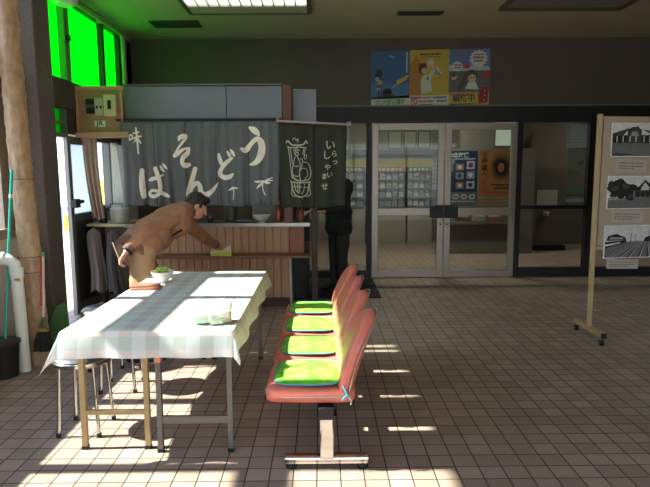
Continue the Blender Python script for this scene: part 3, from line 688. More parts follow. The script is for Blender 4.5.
us = [TX0 - ov['l'] + (TX1 - TX0 + ov['l'] + ov['r']) * i / NU for i in range(NU + 1)]
vs_ = [TY0 - ov['f'] + (TY1 - TY0 + ov['f'] + ov['k']) * j / NV for j in range(NV + 1)]
def snap(a, lim):
    for q in lim:
        k = min(range(len(a)), key=lambda i: abs(a[i] - q)); a[k] = q
snap(us, (TX0, TX1)); snap(vs_, (TY0, TY1))
for i, u in enumerate(us):
    for j, v in enumerate(vs_):
        cx = min(max(u, TX0), TX1); cy = min(max(v, TY0), TY1); dx, dy = u - cx, v - cy; L = math.hypot(dx, dy)
        z = TZ; x, y = cx, cy
        if L > 0:
            q = .004 + .16 * L
            if dx and dy:      # corner: pointed hanging fold
                q = .12 * L + .035 * min(abs(dx), abs(dy)) / .1
            x += dx / L * q; y += dy / L * q; z -= L * .985
            if dx and not dy: x += .010 * math.sin(v * 13) * L / .1 * (1 if dx > 0 else -1) + (-.16 * L if dx < 0 else .12 * L)
            if dy and not dx: y += .006 * math.sin(u * 21) * L / .1
            if dx < 0 and dy: x -= .22 * L; z -= .10 * L
        else: z += .0012 * math.sin(u * 11) * math.sin(v * 5) + .001
        m.v.append((x, y, z)); uvs.append((u, v))
for i in range(NU):
    for j in range(NV):
        a = i * (NV + 1) + j; m.f.append((a, a + NV + 1, a + NV + 2, a + 1)); m.mi.append(0)
o = build(m, 'tablecloth', cloth_mat(), smooth=50)
uvl = o.data.uv_layers.new(name='UVMap')
for lp in o.data.loops: uvl.data[lp.index].uv = uvs[lp.vertex_index]
tag(o, 'pale checked vinyl tablecloth covering the two folding tables', 'tablecloth')
ZC = TZ + .0025

# things on the cloth
t = thing('noodle_bowl', (-1.172, 4.08, ZC), 'white bowl of food with green onion at the table end', 'bowl')
c = (-1.172, 4.08, ZC)
m = MB(); m.lathe([(0, 0), (.036, 0), (.036, .012), (.044, .016), (.068, .045), (.081, .074), (.083, .081), (.080, .08), (.075, .064), (.045, .022), (0, .018)], c, 34); build(m, 'bowl', M_white, t, smooth=40)
m = MB(); m.lathe([(0, .076), (.04, .074), (.068, .068), (.076, .065), (.074, .058), (0, .058)], c, 30); build(m, 'broth', mat('broth_brown', (176, 130, 78), .3, var=.25, scale=60), t, smooth=60)
m = MB()
for k in range(46):
    a = random.random() * 2 * PI; r = .048 * math.sqrt(random.random())
    p = V(c) + V((r * math.cos(a), r * math.sin(a), .079 + random.random() * .016 + .016 * (1 - r / .06)))
    m.lathe([(.0035, 0), (.009, 0), (.009, .008), (.0035, .008)], p, 8, Matrix.Rotation(random.random() * 3, 3, V((random.random(), random.random(), .3)).normalized()))
g = build(m, 'chopped_onion', mat('onion_green', (168, 204, 96), .5, var=.4, scale=60), t); g['kind'] = 'stuff'
t = thing('wallet', (-1.225, 3.83, ZC), 'reddish brown leather wallet lying on the tablecloth near the bowl', 'wallet')
Rw = Matrix.Rotation(.05, 3, 'Z'); MW = mat('wallet_leather', (168, 84, 60), .5, var=.1)
m = MB(); m.box((-1.218, 3.84, ZC + .0075), (.20, .11, .013), Rw); build(m, 'lower_flap', MW, t, bevel=.004)
m = MB(); m.box((-1.228, 3.85, ZC + .0225), (.195, .10, .014), Matrix.Rotation(.10, 3, 'Z')); build(m, 'upper_flap', mat('wallet_leather_top', (190, 98, 70), .45, var=.1), t, bevel=.004)
m = MB(); m.box((-1.223, 3.796, ZC + .017), (.19, .004, .005), Rw); build(m, 'zip', M_steel, t)
t = thing('plastic_bag', (-.58, 2.93, ZC), 'white plastic bag of packed food on the tablecloth corner', 'plastic bag')
bc = V((-.580, 2.93, ZC))
for k, (px, py, s, cc) in enumerate(((-.066, .0, .04, (146, 178, 150)), (.02, -.01, .045, (170, 190, 160)), (.06, .02, .035, (200, 176, 140)))):
    m = MB(); m.box(bc + V((px, py, .0355)), (s * 1.6, .09, .066), Matrix.Rotation(.2 * k, 3, 'Z')); build(m, 'food_pack', mat('pack%d' % k, cc, .5, var=.2, scale=50), t, bevel=.012)
m = MB()
def bagf(u, v):
    a = u * 2 * PI; w = math.sin(PI * min(max(v, .0001), .9999))
    sq = 1 / max(abs(math.cos(a)), abs(math.sin(a))) ** .55
    r = (min(1, 3.2 * min(v + .02, 1 - v + .02)) ** .6)
    p = V((.102 * sq * r * math.cos(a) - .012, .060 * sq * r * math.sin(a), .096 * v * (1 - .18 * r + .1 * math.cos(a))))
    n = noise.fractal(p * 38 + V((3, 1, 2)), 1.0, 2.0, 3)
    p += V((math.cos(a), math.sin(a), .5)) * .007 * n
    p.z = max(p.z, .0008); return bc + p
m.grid(bagf, 72, 22); 
build(m, 'bag', film_mat('white_bag_film', (240, 240, 234), .4, (245, 245, 240), .55), t, smooth=80)
m = MB(); m.cap(bc + V((.085, .02, .08)), .014, bc + V((.096, .022, .115)), .006, 8); build(m, 'bag_handle', mat('bag_white', (232, 230, 222), .5), t, smooth=60)
m = MB(); m.cap(bc + V((-.03, .02, .085)), .012, bc + V((-.04, .03, .108)), .005, 8); build(m, 'bag_handle', mat('bag_white', (232, 230, 222), .5), t, smooth=60)

# ------------------------------------------------------------------ stools
def stool(loc, label):
    t = thing('round_stool', (0, 0, 0), label, 'stool', 'round stools beside the table')
    m = MB(); m.lathe([(0, .43), (.158, .43), (.166, .438), (.166, .452), (.15, .468), (.1, .474), (0, .475)], n=36); build(m, 'seat', mat('navy_vinyl', (38, 44, 58), .5), t, smooth=40)
    m = MB(); m.lathe([(.14, .418), (.168, .418), (.171, .425), (.171, .442), (.167, .446), (.163, .43), (.14, .43)], n=36); build(m, 'seat_rim', M_chrome, t, smooth=40)
    for a, b in ((-1, -1), (1, -1), (1, 1), (-1, 1)):
        m = MB(); m.tube([(a * .095, b * .095, .42), (a * .116, b * .114, .012)], .0105, 10); lg = build(m, 'leg', M_chrome, t, smooth=50)
        m = MB(); m.lathe([(0, 0), (.014, 0), (.014, .025), (0, .025)], (a * .116, b * .114, 0), 10); build(m, 'foot_cap', M_black, lg, smooth=40)
    t.location = loc; return t
s0 = stool((-1.396, 3.172, 0), 'round navy stool at the near end of the table, beside beige legs')
dup(s0, (-1.41, 3.815, 0), 'round navy stool half under the table, second from the near end', .06)
dup(s0, (-1.69, 4.27, 0), 'round navy stool by the side door behind the table corner', .3)

# ------------------------------------------------------------------ row of four joined seats
M_vinyl = mat('salmon_vinyl', (208, 112, 96), .38, var=.06, scale=20, bump=.06, bscale=250)
M_pipe = mat('grey_piping', (150, 134, 122), .5)
YS = [2.885, 3.365, 3.845, 4.325]
t = thing('seat_row', (.03, 3.6, 0), 'row of four joined salmon vinyl seats on a chrome pedestal base', 'seat row')
def super_grid(fn, m, nu=20, nv=36): m.grid(fn, nu, nv)
def seat_mesh(yc):
    m = MB(); HW = .214
    # seat pan: outline from the front (negative x) to the back, rounded in plan
    prof = [(-.285, .395), (-.284, .372), (-.27, .352), (-.2, .344), (.05, .340), (.14, .345), (.165, .36), (.165, .41), (.13, .426), (.0, .424), (-.16, .432), (-.235, .434), (-.27, .424), (-.285, .395)]
    def f(u, v):
        k = cat_rom([(a, b) for a, b in prof], 3); i = v * (len(k) - 1); a = k[int(round(i))]
        s = 2 * u - 1; e = math.copysign(1 - (1 - abs(s)) ** 1.0, s)
        edge = max(0, (abs(e) - .72) / .28); r = math.sqrt(max(0, 1 - edge ** 2))
        cx, cz = -.06, .392
        sx = 1 - .16 * edge ** 2.5; sz = .30 + .70 * r
        return (cx + (a[0] - cx) * sx, yc + HW * e, cz + (a[1] - cz) * sz)
    m.grid(f, 26, 39)
    for e in (0, 26):
        m.f.append(tuple(e * 40 + j for j in range(39))); m.mi.append(0)
    return m
def back_mesh(yc):
    m = MB(); HW = .212
    def f(u, v):                    # v: around the section, u: up the back
        z = .375 + .405 * u
        lean = .060 * u + .085 * u * u
        w = HW * (1.0 if u < .42 else math.sqrt(max(0.0, 1 - ((u - .42) / .58) ** 2.6))) * (.97 + .03 * min(1, u * 3))
        th = (.046 + .010 * math.sin(PI * min(u * 1.2, 1))) * (1 if u < .88 else math.sqrt(max(.0, 1 - ((u - .88) / .12) ** 2)) * .85 + .15)
        a = v * 2 * PI; c = math.copysign(abs(math.cos(a)) ** .75, math.cos(a)); s = math.copysign(abs(math.sin(a)) ** .55, math.sin(a))
        curve = -.030 * (s * 1.0) ** 2 * 0 + .0
        return (.122 + lean + th * c * .9 - .022 * (w * s / HW) ** 2, yc + w * s, z)
    m.grid(f, 24, 40); m.f.append(tuple(range(0, 40))); m.mi.append(0); m.f.append(tuple(24 * 41 + j for j in range(40))); m.mi.append(0)
    return m
for yc in YS:
    st = build(seat_mesh(yc), 'seat', M_vinyl, t, smooth=70)
    m = MB(); pts = [(-.288, .392), (-.2, .386), (-.0, .384), (.14, .386)]
    for s in (-1, 1): m.tube([(x * (.97 if i == 0 else 1) + (.04 if i == 0 else 0), yc + s * (.2145 if i else .186), z) for i, (x, z) in enumerate(pts)], .004, 6)
    m.tube([(-.286, yc - .16 + .032 * k, .394) for k in range(11)], .004, 6)
    build(m, 'piping', M_pipe, st, smooth=50)
    bk = build(back_mesh(yc), 'backrest', M_vinyl, t, smooth=70)
    m = MB(); HW = .213; p = []
    for k in range(33):
        q = k / 32 * PI; s = math.cos(q)
        # follow the outline of the back
        u = .42 + .585 * math.sin(q) ** .8 if math.sin(q) > 1e-4 else .42
        w = HW * (1.0 if u < .42 else math.sqrt(max(0.0, 1 - ((u - .42) / .58) ** 2.6)) if u < 1 else 0) * .99
        p.append((.150 + .060 * u + .085 * u * u - .022 * s * s, yc + math.copysign(w, s), .375 + .405 * min(u, 1.0)))
    full = [(.152 + .060 * u + .085 * u * u - .022, yc + HW, .375 + .405 * u) for u in (.02, .15, .3)] + p + [(.152 + .060 * u + .085 * u * u - .022, yc - HW, .375 + .405 * u) for u in (.3, .15, .02)]
    m.tube(full, .004, 6); build(m, 'piping', M_pipe, bk, smooth=60)
m = MB(); m.b(-.02, .06, 2.66, 4.52, .285, .335); build(m, 'beam', M_black, t, bevel=.006)
for y in YS:
    m = MB(); m.b(-.16, .12, y - .03, y + .03, .332, .350); build(m, 'seat_bracket', M_black, t)
for y in (2.71, 4.42):
    m = MB(); m.b(-.012, .058, y - .035, y + .035, .055, .29); m2 = build(m, 'pedestal', M_chrome, t, bevel=.008)
    m = MB(); m.b(-.025, .071, y - .045, y + .045, .27, .29); build(m, 'collar', M_black, m2)
    m = MB(); m.tube([(-.192, y, .048), (.232, y, .048)], .026, 14, flat=.85); m.b(-.188, .228, y - .022, y + .022, .026, .046); ft = build(m, 'foot_bar', M_chrome, t, smooth=40)
    for x in (-.16, .205):
        m = MB(); m.lathe([(0, 0), (.028, 0), (.03, .012), (.018, .028), (0, .028)], (x, y, 0), 16); build(m, 'foot_pad', M_black, ft, smooth=40)

def cushion_mat():
    m = bpy.data.materials.new('green_cushion_print'); m.use_nodes = True; nt = m.node_tree; b = nt.nodes['Principled BSDF']
    tc = nt.nodes.new('ShaderNodeTexCoord'); vo = nt.nodes.new('ShaderNodeTexVoronoi'); vo.inputs['Scale'].default_value = 15; vo.feature = 'F1'
    nz_ = nt.nodes.new('ShaderNodeTexNoise'); nz_.inputs['Scale'].default_value = 9; nz_.inputs['Detail'].default_value = 3
    nt.links.new(tc.outputs['Object'], nz_.inputs['Vector']); mx0 = nt.nodes.new('ShaderNodeMix'); mx0.data_type = 'RGBA'; mx0.inputs[0].default_value = .12
    nt.links.new(tc.outputs['Object'], mx0.inputs[6]); nt.links.new(nz_.outputs['Color'], mx0.inputs[7]); nt.links.new(mx0.outputs[2], vo.inputs['Vector'])
    r = nt.nodes.new('ShaderNodeValToRGB'); r.color_ramp.interpolation = 'EASE'
    for i, (p, c) in enumerate(((.0, (192, 226, 110)), (.28, (140, 210, 72)), (.55, (112, 198, 54)), (.85, (96, 186, 46)))):
        e = r.color_ramp.elements[i] if i < 2 else r.color_ramp.elements.new(p); e.position = p; e.color = lin(c)
    nt.links.new(vo.outputs['Distance'], r.inputs['Fac']); nt.links.new(r.outputs['Color'], b.inputs['Base Color']); b.inputs['Roughness'].default_value = .85
    return m
M_cush = cushion_mat(); M_cyan = mat('cyan_binding', (84, 160, 184), .7)
def cushion(loc, label):
    t = thing('seat_pad', (0, 0, 0), label, 'seat cushion', 'green seat pads on the joined seats')
    a, b_ = .176, .185
    def out(q): c, s = math.cos(q), math.sin(q); return (a * math.copysign(abs(c) ** .42, c), b_ * math.copysign(abs(s) ** .5, s))
    m = MB(); prof = [(.0, .017), (.3, .017), (.6, .0165), (.85, .015), (.96, .011), (1.0, .006), (.96, .001), (.6, .0), (0, .0)]
    n = 48; vs = []
    for (r, z) in prof:
        for j in range(n):
            x, y = out(2 * PI * j / n); vs.append((x * max(r, .001), y * max(r, .001), z + (.0018 * math.sin(x * r * 50) * math.sin(y * r * 43) if z > .0155 else 0)))
    m.add(vs, [(i * n + j, i * n + (j + 1) % n, (i + 1) * n + (j + 1) % n, (i + 1) * n + j) for i in range(len(prof) - 1) for j in range(n)])
    build(m, 'pad', M_cush, t, smooth=70)
    m = MB(); m.tube([out(2 * PI * j / 48) + (.007,) for j in range(49)], .0042, 6, caps=False); build(m, 'binding', M_cyan, t, smooth=60)
    m = MB(); m.tube([(.160, -.170, .008), (.178, -.212, .004), (.192, -.224, -.02), (.206, -.226, -.045)], .0055, 6); m.tube([(.200, -.226, -.03), (.180, -.228, -.045), (.172, -.228, -.06)], .005, 6); build(m, 'tie', M_cyan, t, smooth=60)
    m = MB(); m.tube([(.206, -.226, -.045), (.216, -.228, -.06), (.214, -.228, -.08)], .0035, 6); build(m, 'tie_end', M_white, t, smooth=60)
    t.location = loc; return t
c0 = cushion((-.072, YS[0], .4335), 'green seat pad with blue edging on the frontmost joined seat')
dup(c0, (-.072, YS[1], .4335), 'green seat pad on the second joined seat from the front')
dup(c0, (-.072, YS[2], .4335), 'green seat pad on the third joined seat from the front')
dup(c0, (-.072, YS[3], .4335), 'green seat pad on the joined seat furthest back, partly shaded')

# ------------------------------------------------------------------ pipes and cleaning tools by the pillar
M_lag = mat('beige_lagging', (168, 136, 104), .38, var=.28, scale=26, bump=.35, bscale=40, stretch=(1, 1, .5))
t = thing('drain_pipe', (-2.255, 4.35, 0), 'tall beige taped drain pipe rising in front of the pillar', 'pipe')
m = MB(); pts = []; rs = []
for i in range(111): z = 3.32 * i / 110; pts.append((-2.255 - .024 * z + .003 * math.sin(z * 3), 4.35, z)); rs.append(.080 + .0025 * math.sin(z * 37) + .002 * math.sin(z * 91) + (.008 if z < .3 else 0))
m.tube(pts, rs, 20); build(m, 'pipe', M_lag, t, smooth=60)
for z in (.74, .86, 1.46):
    m = MB(); m.lathe([(.081, -.004), (.0865, -.004), (.0865, .004), (.081, .004)], (-2.255 - .024 * z, 4.35, z), 20)
    build(m, 'tape_band', mat('tape_dark', (116, 92, 70), .6), t, smooth=40)
t = thing('vent_pipe', (-2.285, 4.16, 0), 'white plastic elbow pipe coming out of the wall down to the floor', 'pipe')
m = MB(); m.tube([(-2.56, 4.12, .875), (-2.40, 4.13, .875), (-2.335, 4.14, .868), (-2.295, 4.15, .835), (-2.285, 4.155, .76), (-2.283, 4.16, .5), (-2.278, 4.165, .0)], .043, 18); build(m, 'pipe', M_white, t, smooth=50)
m = MB(); m.tube([(-2.355, 4.137, .874), (-2.41, 4.13, .877)], .05, 18); m.tube([(-2.285, 4.155, .80), (-2.284, 4.156, .73)], .05, 18); build(m, 'joint', M_white, t, smooth=50)
m = MB(); m.box((-2.262, 4.114, .72), (.04, .006, .022), Matrix.Rotation(.2, 3, 'Y')); build(m, 'rust_sticker', mat('rust_mark', (186, 132, 92), .7), t)
t = thing('waste_bin', (-2.355, 4.03, 0), 'black open bin on the floor holding the teal handle', 'bin')
m = MB(); m.lathe([(0, 0), (.085, 0), (.105, .26), (.112, .275), (.104, .275), (.08, .012), (0, .012)], (-2.362, 4.05, 0), 22); build(m, 'body', M_black, t, smooth=40)
m = MB(); m.lathe([(.1, .25), (.114, .25), (.117, .275), (.105, .28)], (-2.362, 4.05, 0), 22); build(m, 'rim', mat('bin_rim', (44, 44, 46), .4), t, smooth=40)
m = MB(); m.add([(-2.46, 4.24, 0), (-2.33, 4.24, 0), (-2.33, 4.42, 0), (-2.46, 4.42, 0), (-2.45, 4.26, .22), (-2.34, 4.26, .26), (-2.34, 4.40, .26), (-2.45, 4.40, .22)], [(0, 1, 2, 3), (4, 5, 6, 7), (0, 1, 5, 4), (1, 2, 6, 5), (2, 3, 7, 6), (3, 0, 4, 7)])
tag(build(m, 'bucket', M_black, bevel=.015), 'small black bucket between the white pipe and the wall', 'bucket')
t = thing('mop', (-2.365, 4.06, .02), 'teal handled mop standing in the black bin under the window', 'mop')
m = MB(); m.tube([(-2.372, 4.055, .10), (-2.302, 4.23, 1.53)], .0105, 10); build(m, 'handle', mat('teal_handle', (30, 160, 140), .35), t, smooth=50)
m = MB(); m.tube([(-2.3125, 4.204, 1.32), (-2.311, 4.2075, 1.35)], .0125, 10); build(m, 'grip_band', M_white, t, smooth=50)
m = MB(); m.lathe([(0, 0), (.04, 0), (.03, .08), (.012, .12), (0, .12)], (-2.372, 4.055, .02), 12); build(m, 'head', M_alug, t, smooth=40)
t = thing('broom', (-2.14, 4.2, .14), 'red and white handled broom with black bristles hung by the drain pipe', 'broom')
m = MB(); m.tube([(-2.128, 4.20, .41), (-2.150, 4.30, .865)], .0095, 10); build(m, 'handle', mat('handle_white', (206, 196, 188), .4), t, smooth=50)
m = MB(); m.tube([(-2.138, 4.192, .50), (-2.162, 4.292, .87)], .0075, 8); build(m, 'red_stripe', mat('handle_red', (186, 42, 50), .4), t, smooth=50)
m = MB(); m.tube([(-2.150, 4.30, .865), (-2.152, 4.305, .90)], .0125, 10); build(m, 'tip', mat('tip_green', (70, 150, 80), .4), t, smooth=50)
m = MB(); m.tube([(-2.132, 4.19, .335), (-2.128, 4.20, .41)], [.030, .011], 12, flat=.8); build(m, 'ferrule', mat('ferrule_green', (64, 82, 50), .5), t, smooth=50)
m = MB(); m.b(-2.172, -2.092, 4.17, 4.205, .30, .325); build(m, 'binding', mat('binding_yellow', (150, 130, 58), .6), t, bevel=.006)
m = MB()
for k in range(110):
    a = random.uniform(-1, 1); b2 = random.uniform(-1, 1)
    m.tube([(-2.134 + a * .036, 4.19 + b2 * .013, .31), (-2.137 + a * .060, 4.188 + b2 * .03, .22), (-2.139 + a * .063 + random.uniform(-.006, .006), 4.186 + b2 * .034, .145 + random.random() * .02)], .0055, 4)
g = build(m, 'bristles', mat('bristle_black', (34, 31, 28), .8), t); g['kind'] = 'stuff'
t = thing('dustpan', (-2.24, 4.64, 0), 'dark green dustpan standing upright beside the pillar behind the broom', 'dustpan')
MG = mat('dustpan_green', (84, 128, 80), .5, var=.1)
q = lambda x, z, d: (x, 4.62 + .085 * z / .40 - d, z)
m = MB(); m.prism([(-2.325, .0), (-2.16, .0), (-2.145, .2), (-2.17, .37), (-2.20, .405), (-2.26, .38), (-2.33, .22)], q, 0, .012); build(m, 'pan', MG, t, bevel=.004)
m = MB(); m.prism([(-2.33, .02), (-2.318, .02), (-2.318, .22), (-2.33, .22)], q, .012, .05); build(m, 'side', MG, t)
m = MB(); m.prism([(-2.158, .02), (-2.145, .02), (-2.145, .2), (-2.158, .2)], q, .012, .05); build(m, 'side', MG, t)
for k in range(5):
    x = -2.30 + k * .029; m = MB(); m.prism([(x, .05), (x + .006, .05), (x + .006, .31), (x, .31)], q, .012, .017); build(m, 'rib', mat('rib_green', (80, 124, 76), .5), t)

# ------------------------------------------------------------------ photo board on wheels
ang = math.radians(8)
t = thing('display_board', (2.40, 4.9, 0), 'beige display board on a wheeled timber stand at the room side', 'display board')
M_pole = mat('stand_wood', (178, 150, 112), .5, var=.06, scale=10, stretch=(5, 5, .6)); M_panel = mat('panel_beige', (168, 152, 132), .85, var=.04, scale=60)
PX0, PX1 = 2.41, 4.22; PY = 4.9
def pf(u, z, d=0.0):                 # along the panel, height, towards the camera
    return (PX0 + u * math.cos(ang) + d * math.sin(ang), PY + u * math.sin(ang) - d * math.cos(ang), z)
PW = PX1 - PX0
m = MB(); m.prism([(.03, .84), (PW - .03, .84), (PW - .03, 1.945), (.03, 1.945)], pf, -.012, .012); build(m, 'panel', M_panel, t)
m = MB(); m.prism([(.02, .80), (PW - .02, .80), (PW - .02, .835), (.02, .835)], pf, -.015, .015); build(m, 'rail', M_pole, t)
m = MB(); m.prism([(.02, 1.945), (PW - .02, 1.945), (PW - .02, 1.96), (.02, 1.96)], pf, -.014, .014); build(m, 'rail', M_pole, t)
for u in (.0, PW):
    p = pf(u, 0)
    m = MB(); m.b(p[0] - .022, p[0] + .022, p[1] - .015, p[1] + .015, .10, 1.98); po = build(m, 'post', M_pole, t, bevel=.006)
    m = MB(); m.b(p[0] - .022, p[0] + .022, p[1] - .27, p[1] + .27, .072, .112); ft = build(m, 'foot', M_pole, t, bevel=.004)
    m = MB(); m.b(p[0] - .023, p[0] + .023, p[1] - .278, p[1] - .27, .07, .114); build(m, 'end_cap', M_black, ft)
    for y in (-.24, .24):
        m = MB(); m.tube([(p[0] - .012, p[1] + y, .028), (p[0] + .012, p[1] + y, .028)], .028, 16); cs = build(m, 'caster', M_black, t, smooth=40)
        m = MB(); m.b(p[0] - .018, p[0] + .018, p[1] + y - .012, p[1] + y + .012, .05, .074); m.tube([(p[0] - .016, p[1] + y, .028), (p[0] + .016, p[1] + y, .028)], .012, 10); build(m, 'fork', M_steel, cs)
G = [mat('photo_grey%d' % g, (g, int(g * .975), int(g * .97)), .75, var=.18, scale=50) for g in (24, 62, 104, 148, 204, 224)]
def photo(u0, u1, z0, z1, draw, label, tilt=0.0):
    m = MB(); H = z1 - z0; W = u1 - u0
    fn = lambda a, b, d: pf(u0 + a * W, z0 + b * H + tilt * a, .0125 + d)
    m.m = 5; m.prism([(0, 0), (1, 0), (1, 1), (0, 1)], fn, 0, .006)
    g = lambda k, pts, d: (setattr(m, 'm', k), m.poly([fn(.02 + a * .96, .025 + b * .95, .006 + d * .0003) for a, b in pts]))
    draw(g); tag(build(m, 'photograph', G), label, 'photograph', 'old station photographs on the display board')
def draw1(g):
    g(4, [(0, .62), (1, .62), (1, 1), (0, 1)], 1); g(2, [(0, 0), (1, 0), (1, .46), (0, .46)], 1); g(0, [(0, .42), (1, .40), (1, .66), (0, .64)], 2)
    g(1, [(0, .62), (.2, .62), (.28, .78), (.6, .82), (.75, .70), (1, .68), (1, .74), (.7, .80), (.3, .86), (0, .70)], 3)
    g(1, [(.28, .40), (.30, .80), (.38, .90), (.50, .92), (.58, .80), (.58, .40)], 3); g(3, [(.36, .62), (.52, .62), (.50, .76), (.38, .76)], 4)
    for a in (.08, .2, .34, .46, .62, .74): g(4, [(a, .44), (a + .02, .44), (a + .02, .62), (a, .62)], 4)
    for a in (.12, .66, .9): g(0, [(a, .4), (a + .05, .4), (a + .05, .58), (a, .58)], 4)
    g(5, [(.80, .30), (.88, .30), (.89, .46), (.86, .52), (.82, .52), (.79, .44)], 5); g(1, [(.78, .06), (.82, .06), (.84, .3), (.80, .3)], 5); g(1, [(.88, .06), (.92, .08), (.87, .3), (.84, .3)], 5); g(4, [(.82, .53), (.87, .53), (.87, .60), (.82, .60)], 5); g(1, [(.1, .0), (.5, .05), (.1, .1), (0, .05)], 3)
def draw2(g):
    g(4, [(0, .4), (1, .4), (1, 1), (0, 1)], 1); g(2, [(0, 0), (1, 0), (1, .34), (0, .34)], 1); g(3, [(0, .26), (1, .34), (1, .40), (0, .32)], 2)
    import random as rr; q = rr.Random(4)
    for k in range(34):
        a = q.uniform(.0, .45); b = q.uniform(.42, .86) - abs(a - .2) * .3; r = q.uniform(.05, .10)
        g(q.choice((0, 0, 1)), [(a + r * math.cos(i * .7) * (.8 + .4 * q.random()) + .02, b + r * 1.3 * math.sin(i * .7)) for i in range(9)], 3 + k * .05)
    g(1, [(.46, .32), (1, .34), (1, .66), (.46, .60)], 2); g(0, [(.40, .54), (.62, .56), (.72, .82), (.84, .60), (1, .62), (1, .72), (.86, .72), (.72, .90), (.60, .68), (.42, .62)], 5)
    g(4, [(.63, .56), (.82, .58), (.72, .76)], 6); g(3, [(.5, .34), (.52, .34), (.52, .56), (.5, .56)], 6)
    for a in (.56, .66, .76, .86, .94): g(0, [(a, .34), (a + .05, .34), (a + .05, .52), (a, .52)], 6)
def draw3(g):
    g(4, [(0, .5), (1, .5), (1, 1), (0, 1)], 1); g(2, [(0, 0), (1, 0), (1, .52), (0, .50)], 1)
    for a0, a1, w in ((-.0, .62, .03), (.1, .66, .03), (.28, .70, .035), (.45, .74, .035), (.66, .80, .04), (.86, .84, .04)):
        g(0, [(a0, .0), (a0 + w, .0), (a1 + .006, .5), (a1, .5)], 3); g(4, [(a0 + w, .0), (a0 + w * 1.5, .0), (a1 + .010, .5), (a1 + .006, .5)], 3)
    g(0, [(0, .30), (.42, .48), (.42, .56), (0, .50)], 4); g(0, [(.02, .55), (.06, .70), (.22, .76), (.40, .64), (.42, .56), (.1, .54)], 5); g(3, [(.08, .58), (.36, .58), (.34, .64), (.1, .66)], 6); g(5, [(0, .36), (.3, .46), (.3, .49), (0, .42)], 5)
    g(0, [(.76, .5), (.98, .5), (.98, .62), (.9, .68), (.80, .64)], 5); g(1, [(.50, .5), (.52, .5), (.515, .8), (.505, .8)], 4); g(1, [(.60, .5), (.61, .5), (.61, .74), (.60, .74)], 4); g(1, [(.86, .5), (.87, .5), (.87, .9), (.86, .9)], 6)
photo(.105, .60, 1.615, 1.905, draw1, 'topmost black and white photograph, a station front with a walking figure')
photo(.095, .60, 1.160, 1.450, draw2, 'middle black and white photograph of trees and a gabled house')
photo(.09, .60, .722, 1.015, draw3, 'lowest black and white photograph of converging railway tracks')
def caption(u0, u1, z0, z1, label, s):
    m = MB(); fn = lambda a, b, d: pf(u0 + a * (u1 - u0), z0 + b * (z1 - z0) - .01 * a, .0125 + d)
    m.m = 0; m.prism([(0, 0), (1, 0), (1, 1), (0, 1)], fn, 0, .003); m.m = 1; rr = random.Random(s)
    for b in (.66, .42, .24):
        a = .08
        while a < .85:
            w = rr.uniform(.03, .1)
            if not (b < .3 and a > .6): m.poly(rect(fn, a, a + w, b, b + .09, .0034))
            a += w + .02
    tag(build(m, 'caption_card', [mat('aged_card', (176, 166, 154), .8), mat('faded_ink', (110, 104, 98), .8)]), label, 'caption card', 'caption cards under the photographs')
caption(.165, .46, 1.485, 1.60, 'caption card under the station front photograph', 1); caption(.155, .46, 1.045, 1.15, 'caption card under the photograph of the gabled house', 2); caption(.13, .44, .63, .715, 'caption card hanging under the railway track photograph', 3)
# ------------------------------------------------------------------ posters over the glass front
def pm(c, r=.55): return mat('print_%d_%d_%d' % c, c, r)
def poster(name, x0, x1, z0, z1, yw, cols, draw, label, tilt=0.0, group=None):
    ms = [pm(tuple(int(q * .86) for q in c)) for c in cols]; m = MB(); W, H = x1 - x0, z1 - z0
    fn = lambda u, v, d=0.0: (x0 + u * W, yw - .0035 - d, z0 + v * H + tilt * (u - .5))
    m.m = 0; m.prism([(0, 0), (1, 0), (1, 1), (0, 1)], fn, -.002, 0)
    def g(k, pts, d=1): m.m = k; m.poly([fn(u, v, d * .0006) for u, v in pts])
    def el(k, u, v, ru, rv, d=1, n=18): g(k, [(u + ru * math.cos(2 * PI * i / n), v + rv * math.sin(2 * PI * i / n)) for i in range(n)], d)
    def bx(k, u0, u1, v0, v1, d=1): g(k, [(u0, v0), (u1, v0), (u1, v1), (u0, v1)], d)
    def tx(k, s, u, v, size, d=3, bold=.02, sx=1.0):
        add_text(m, s, lambda a, b, q: fn(u + a / W, v + b / H, q), 0, 0, size, k, bold=bold, sx=sx, d=d * .0006)
    def dash(k, u0, u1, v, h, d=2, s=1):
        rr = random.Random(s); u = u0
        while u < u1 - .01:
            w = rr.uniform(.02, .05); bx(k, u, min(u + w, u1), v, v + h, d); u += w + .012
    def st(k, pts, d=2): m.m = k; stroke(m, pts, lambda u, v, q: fn(u, v, q), k=4, depth=d * .0006)
    draw(g, el, bx, tx, dash, st)
    return tag(build(m, name, ms), label, 'poster', group)
PG = 'posters on the wall over the glass front'
def d1(g, el, bx, tx, dash, st):
    g(1, [(0, .16), (1, .16), (1, .42), (.6, .38), (0, .44)], 1); bx(2, 0, 1, 0, .14, 2); tx(3, 'STOP!踏切事故', .5, .068, .086, sx=.72)
    bx(5, .0, 1, .14, .18, 2); g(5, [(.0, .14), (.2, .2), (.3, .18), (.5, .24), (.7, .17), (1, .2), (1, .14)], 2)
    bx(4, .19, .22, .18, .62, 3); bx(4, .25, .27, .18, .5, 3); el(4, .20, .58, .10, .05, 4); g(4, [(.10, .66), (.30, .58), (.28, .68)], 5); el(7, .22, .44, .07, .05, 5); el(8, .16, .5, .05, .04, 5); bx(7, .14, .24, .30, .34, 4)
    bx(4, .30, .54, .16, .28, 3); el(4, .42, .28, .12, .05, 3)
    g(6, [(.66, .38), (.94, .48), (.95, .56), (.67, .46)], 4); st(6, [(.56, .34, .018), (.70, .42, .02), (.98, .54, .018)], 3)
    el(9, .52, .90, .07, .02, 3); el(9, .58, .88, .06, .018, 4); dash(2, .90, .95, .94, .02, 3, 1)
    for k in range(9): bx(2, .905, .95, .60 + .04 * k, .625 + .04 * k, 3)
